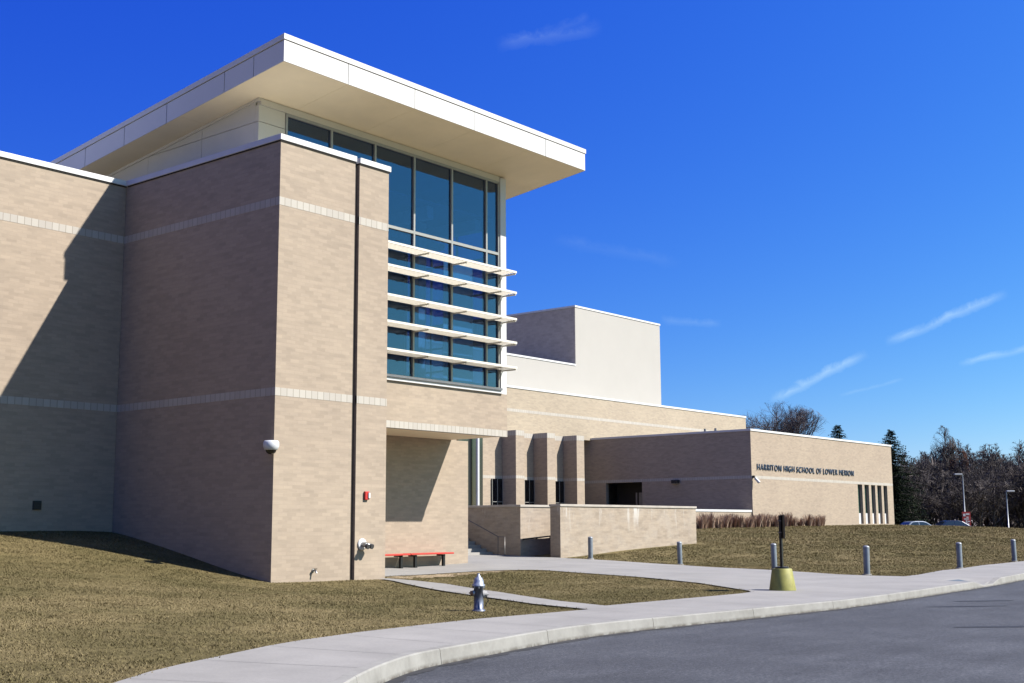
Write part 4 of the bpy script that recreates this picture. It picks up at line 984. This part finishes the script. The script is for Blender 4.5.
# ------------------------------------------------------------------ cars, lamps, red sign beyond the crest
TYRE = plain('tyre', (.015, .015, .015), .8); CGL = new_mat('car_glass', (.02, .025, .03), .08, 0, .8)[0]; RIM = plain('rim', (.4, .4, .41), .35, .7); HLM = plain('headlamp', (.75, .77, .8), .1, 0, .03); TLM = plain('tail_lamp', (.35, .02, .02), .2)
def car(label, loc, rz, paint):
    o = thing('parked_car', label, 'car', loc, rz)
    body = [(-2.25, .32), (-2.28, .75), (-2.15, .95), (-1.6, 1.0), (-1.45, 1.02), (1.0, .98), (1.35, .95), (2.1, .82), (2.28, .62), (2.25, .32)]
    def shell(b, prof, hw, taper):
        n = len(prof); V = [(x, -hw + taper * max(0, z - .9), z) for x, z in prof] + [(x, hw - taper * max(0, z - .9), z) for x, z in prof]
        b.add(V, [tuple(range(n - 1, -1, -1)), tuple(range(n, 2 * n))] + [(i, (i + 1) % n, (i + 1) % n + n, i + n) for i in range(n)])
    b = MB(); shell(b, body, .88, .1); b.build('body', paint, o, .05, rel=True)
    cab = [(-1.75, .98), (-1.15, 1.40), (-.7, 1.48), (.15, 1.48), (.55, 1.40), (1.3, .96)]
    b = MB(); shell(b, cab, .82, .32); b.build('roof', paint, o, .03, rel=True)
    for sgn in (-1, 1):
        for prof in ([(-1.45, 1.04), (-1.0, 1.37), (-.35, 1.41), (-.35, 1.04)], [(-.27, 1.04), (-.27, 1.41), (.15, 1.41), (.45, 1.36), (1.0, 1.02)]):
            V = [(x, sgn * (.826 - .32 * max(0, z - .9)), z) for x, z in prof] + [(x, sgn * (.812 - .32 * max(0, z - .9)), z) for x, z in prof]
            n = len(prof); w = MB().add(V, [tuple(range(n)), tuple(range(2 * n - 1, n - 1, -1))] + [(i, i + n, (i + 1) % n + n, (i + 1) % n) for i in range(n)]); w.build('window', CGL, o, rel=True)
    for pr, nm in (([(.60, 1.39), (1.24, 1.01)], 'windscreen'), ([(-1.20, 1.38), (-1.70, 1.02)], 'rear_window')):
        (xa, za), (xb, zb) = pr; sg = 1 if xa > 0 else -1
        V = []
        for off in (.008, -.01):
            V += [(xa + sg * off * 1.2, -.6, za + off), (xa + sg * off * 1.2, .6, za + off), (xb + sg * off * 1.2, .72, zb + off), (xb + sg * off * 1.2, -.72, zb + off)]
        MB().add(V, [(0, 1, 2, 3), (7, 6, 5, 4), (0, 4, 5, 1), (1, 5, 6, 2), (2, 6, 7, 3), (3, 7, 4, 0)]).build(nm, CGL, o, rel=True)
    for x in (-1.4, 1.4):
        for sgn in (-1, 1):
            w = MB().lathe([(.2, -.1), (.31, -.1), (.335, -.07), (.335, .07), (.31, .1), (.2, .1)], (x, sgn * .8, .335), 20, 'y').build('tyre', TYRE, o, rel=True)
            MB().lathe([(.05, -.105), (.21, -.09), (.21, .09), (.05, .105)], (x, sgn * .8, .335), 16, 'y').build('rim', RIM, o, rel=True)
    for sgn in (-1, 1):
        MB().box(2.12, 2.285, sgn * .68 - .16, sgn * .68 + .16, .62, .76).build('headlight', HLM, o, .02, rel=True); MB().box(-2.30, -2.2, sgn * .68 - .14, sgn * .68 + .14, .72, .88).build('tail_light', TLM, o, .02, rel=True)
    return o
car('pale silver car beside the corner of the lettered block', (119.5, 47.4, -1.12), YAW - 1.25, plain('silver_paint', (.22, .26, .33), .25, .3, .03))
car('dark blue car partly hidden by the lawn crest', (124.3, 45.6, -1.06), YAW - 1.40, plain('navy_paint', (.012, .02, .06), .2, .2, .05))
LAMP = plain('lamp_steel', (.34, .36, .38), .4, .3)
def lamp(label, x, y, top, arm):
    o = thing('street_lamp', label, 'street lamp', (x, y, -1.2), 0, 'car park lamps')
    MB().lathe([(.22, 0), (.22, .5), (.09, .55), (.06, top)], (0, 0, 0), 12).build('pole', LAMP, o, rel=True)
    a = Vector((-rgt[0], -rgt[1], 0)) * arm
    MB().tube([(0, 0, top - .1), tuple(a * .5 + Vector((0, 0, top)))], .05, 8).build('arm', LAMP, o, rel=True)
    c = a * 1.0 + Vector((0, 0, top + .02)); d = a.normalized(); e = Vector((-d.y, d.x, 0))
    V = [tuple(c + d * p * .42 + e * q * .2 + Vector((0, 0, z))) for z in (-.08, .10) for p, q in ((-1, -1), (1, -1), (1, 1), (-1, 1))]
    MB().hexa(V).build('lamp_head', plain('lamp_head_grey', (.55, .56, .57), .5), o, .03, rel=True)
lamp('tall car park lamp behind the red and white sign', 140.1, 50.1, 6.75, .5)
lamp('smaller distant car park lamp near the right edge', 143.1, 46.4, 4.85, -.45)
hd.scale = (.94, .94, .94)
rs = thing('banner_sign', 'red sign with white marks on a post beyond the dark car', 'sign', (127.6, 45.5, -1.1))
MB().tube([(127.6, 45.5, -1.1), (127.6, 45.5, 1.3)], .05, 8).build('post', GREY, rs)
def facing(x, y, w, z0, z1, off, th=.03):
    V = []
    for z in (z0, z1):
        for a, b in ((-w, off), (w, off), (w, off + th), (-w, off + th)):
            V.append((x + rgt[0] * a - fwd[0] * b, y + rgt[1] * a - fwd[1] * b, z))
    return MB().hexa(V)
facing(127.6, 45.5, .42, -.15, 1.3, .06).build('panel', plain('sign_red', (.42, .035, .03), .5), rs)
mk = MB()
for (a0, a1, z0, z1) in ((-.34, -.1, .85, 1.1), (-.05, .3, .98, 1.14), (-.26, .22, .52, .62), (-.1, .05, .1, .45), (.1, .34, .28, .38), (-.33, -.18, .0, .18), (.08, .24, -.06, .16), (-.02, .2, .68, .80)):
    w = (a1 - a0) / 2; m2 = (a0 + a1) / 2
    q = facing(127.6 + rgt[0] * m2, 45.5 + rgt[1] * m2, w, z0, z1, .094, .01); mk.add(q.v, q.f)
mk.build('white_marks', plain('sign_white', (.72, .70, .68), .5), rs)
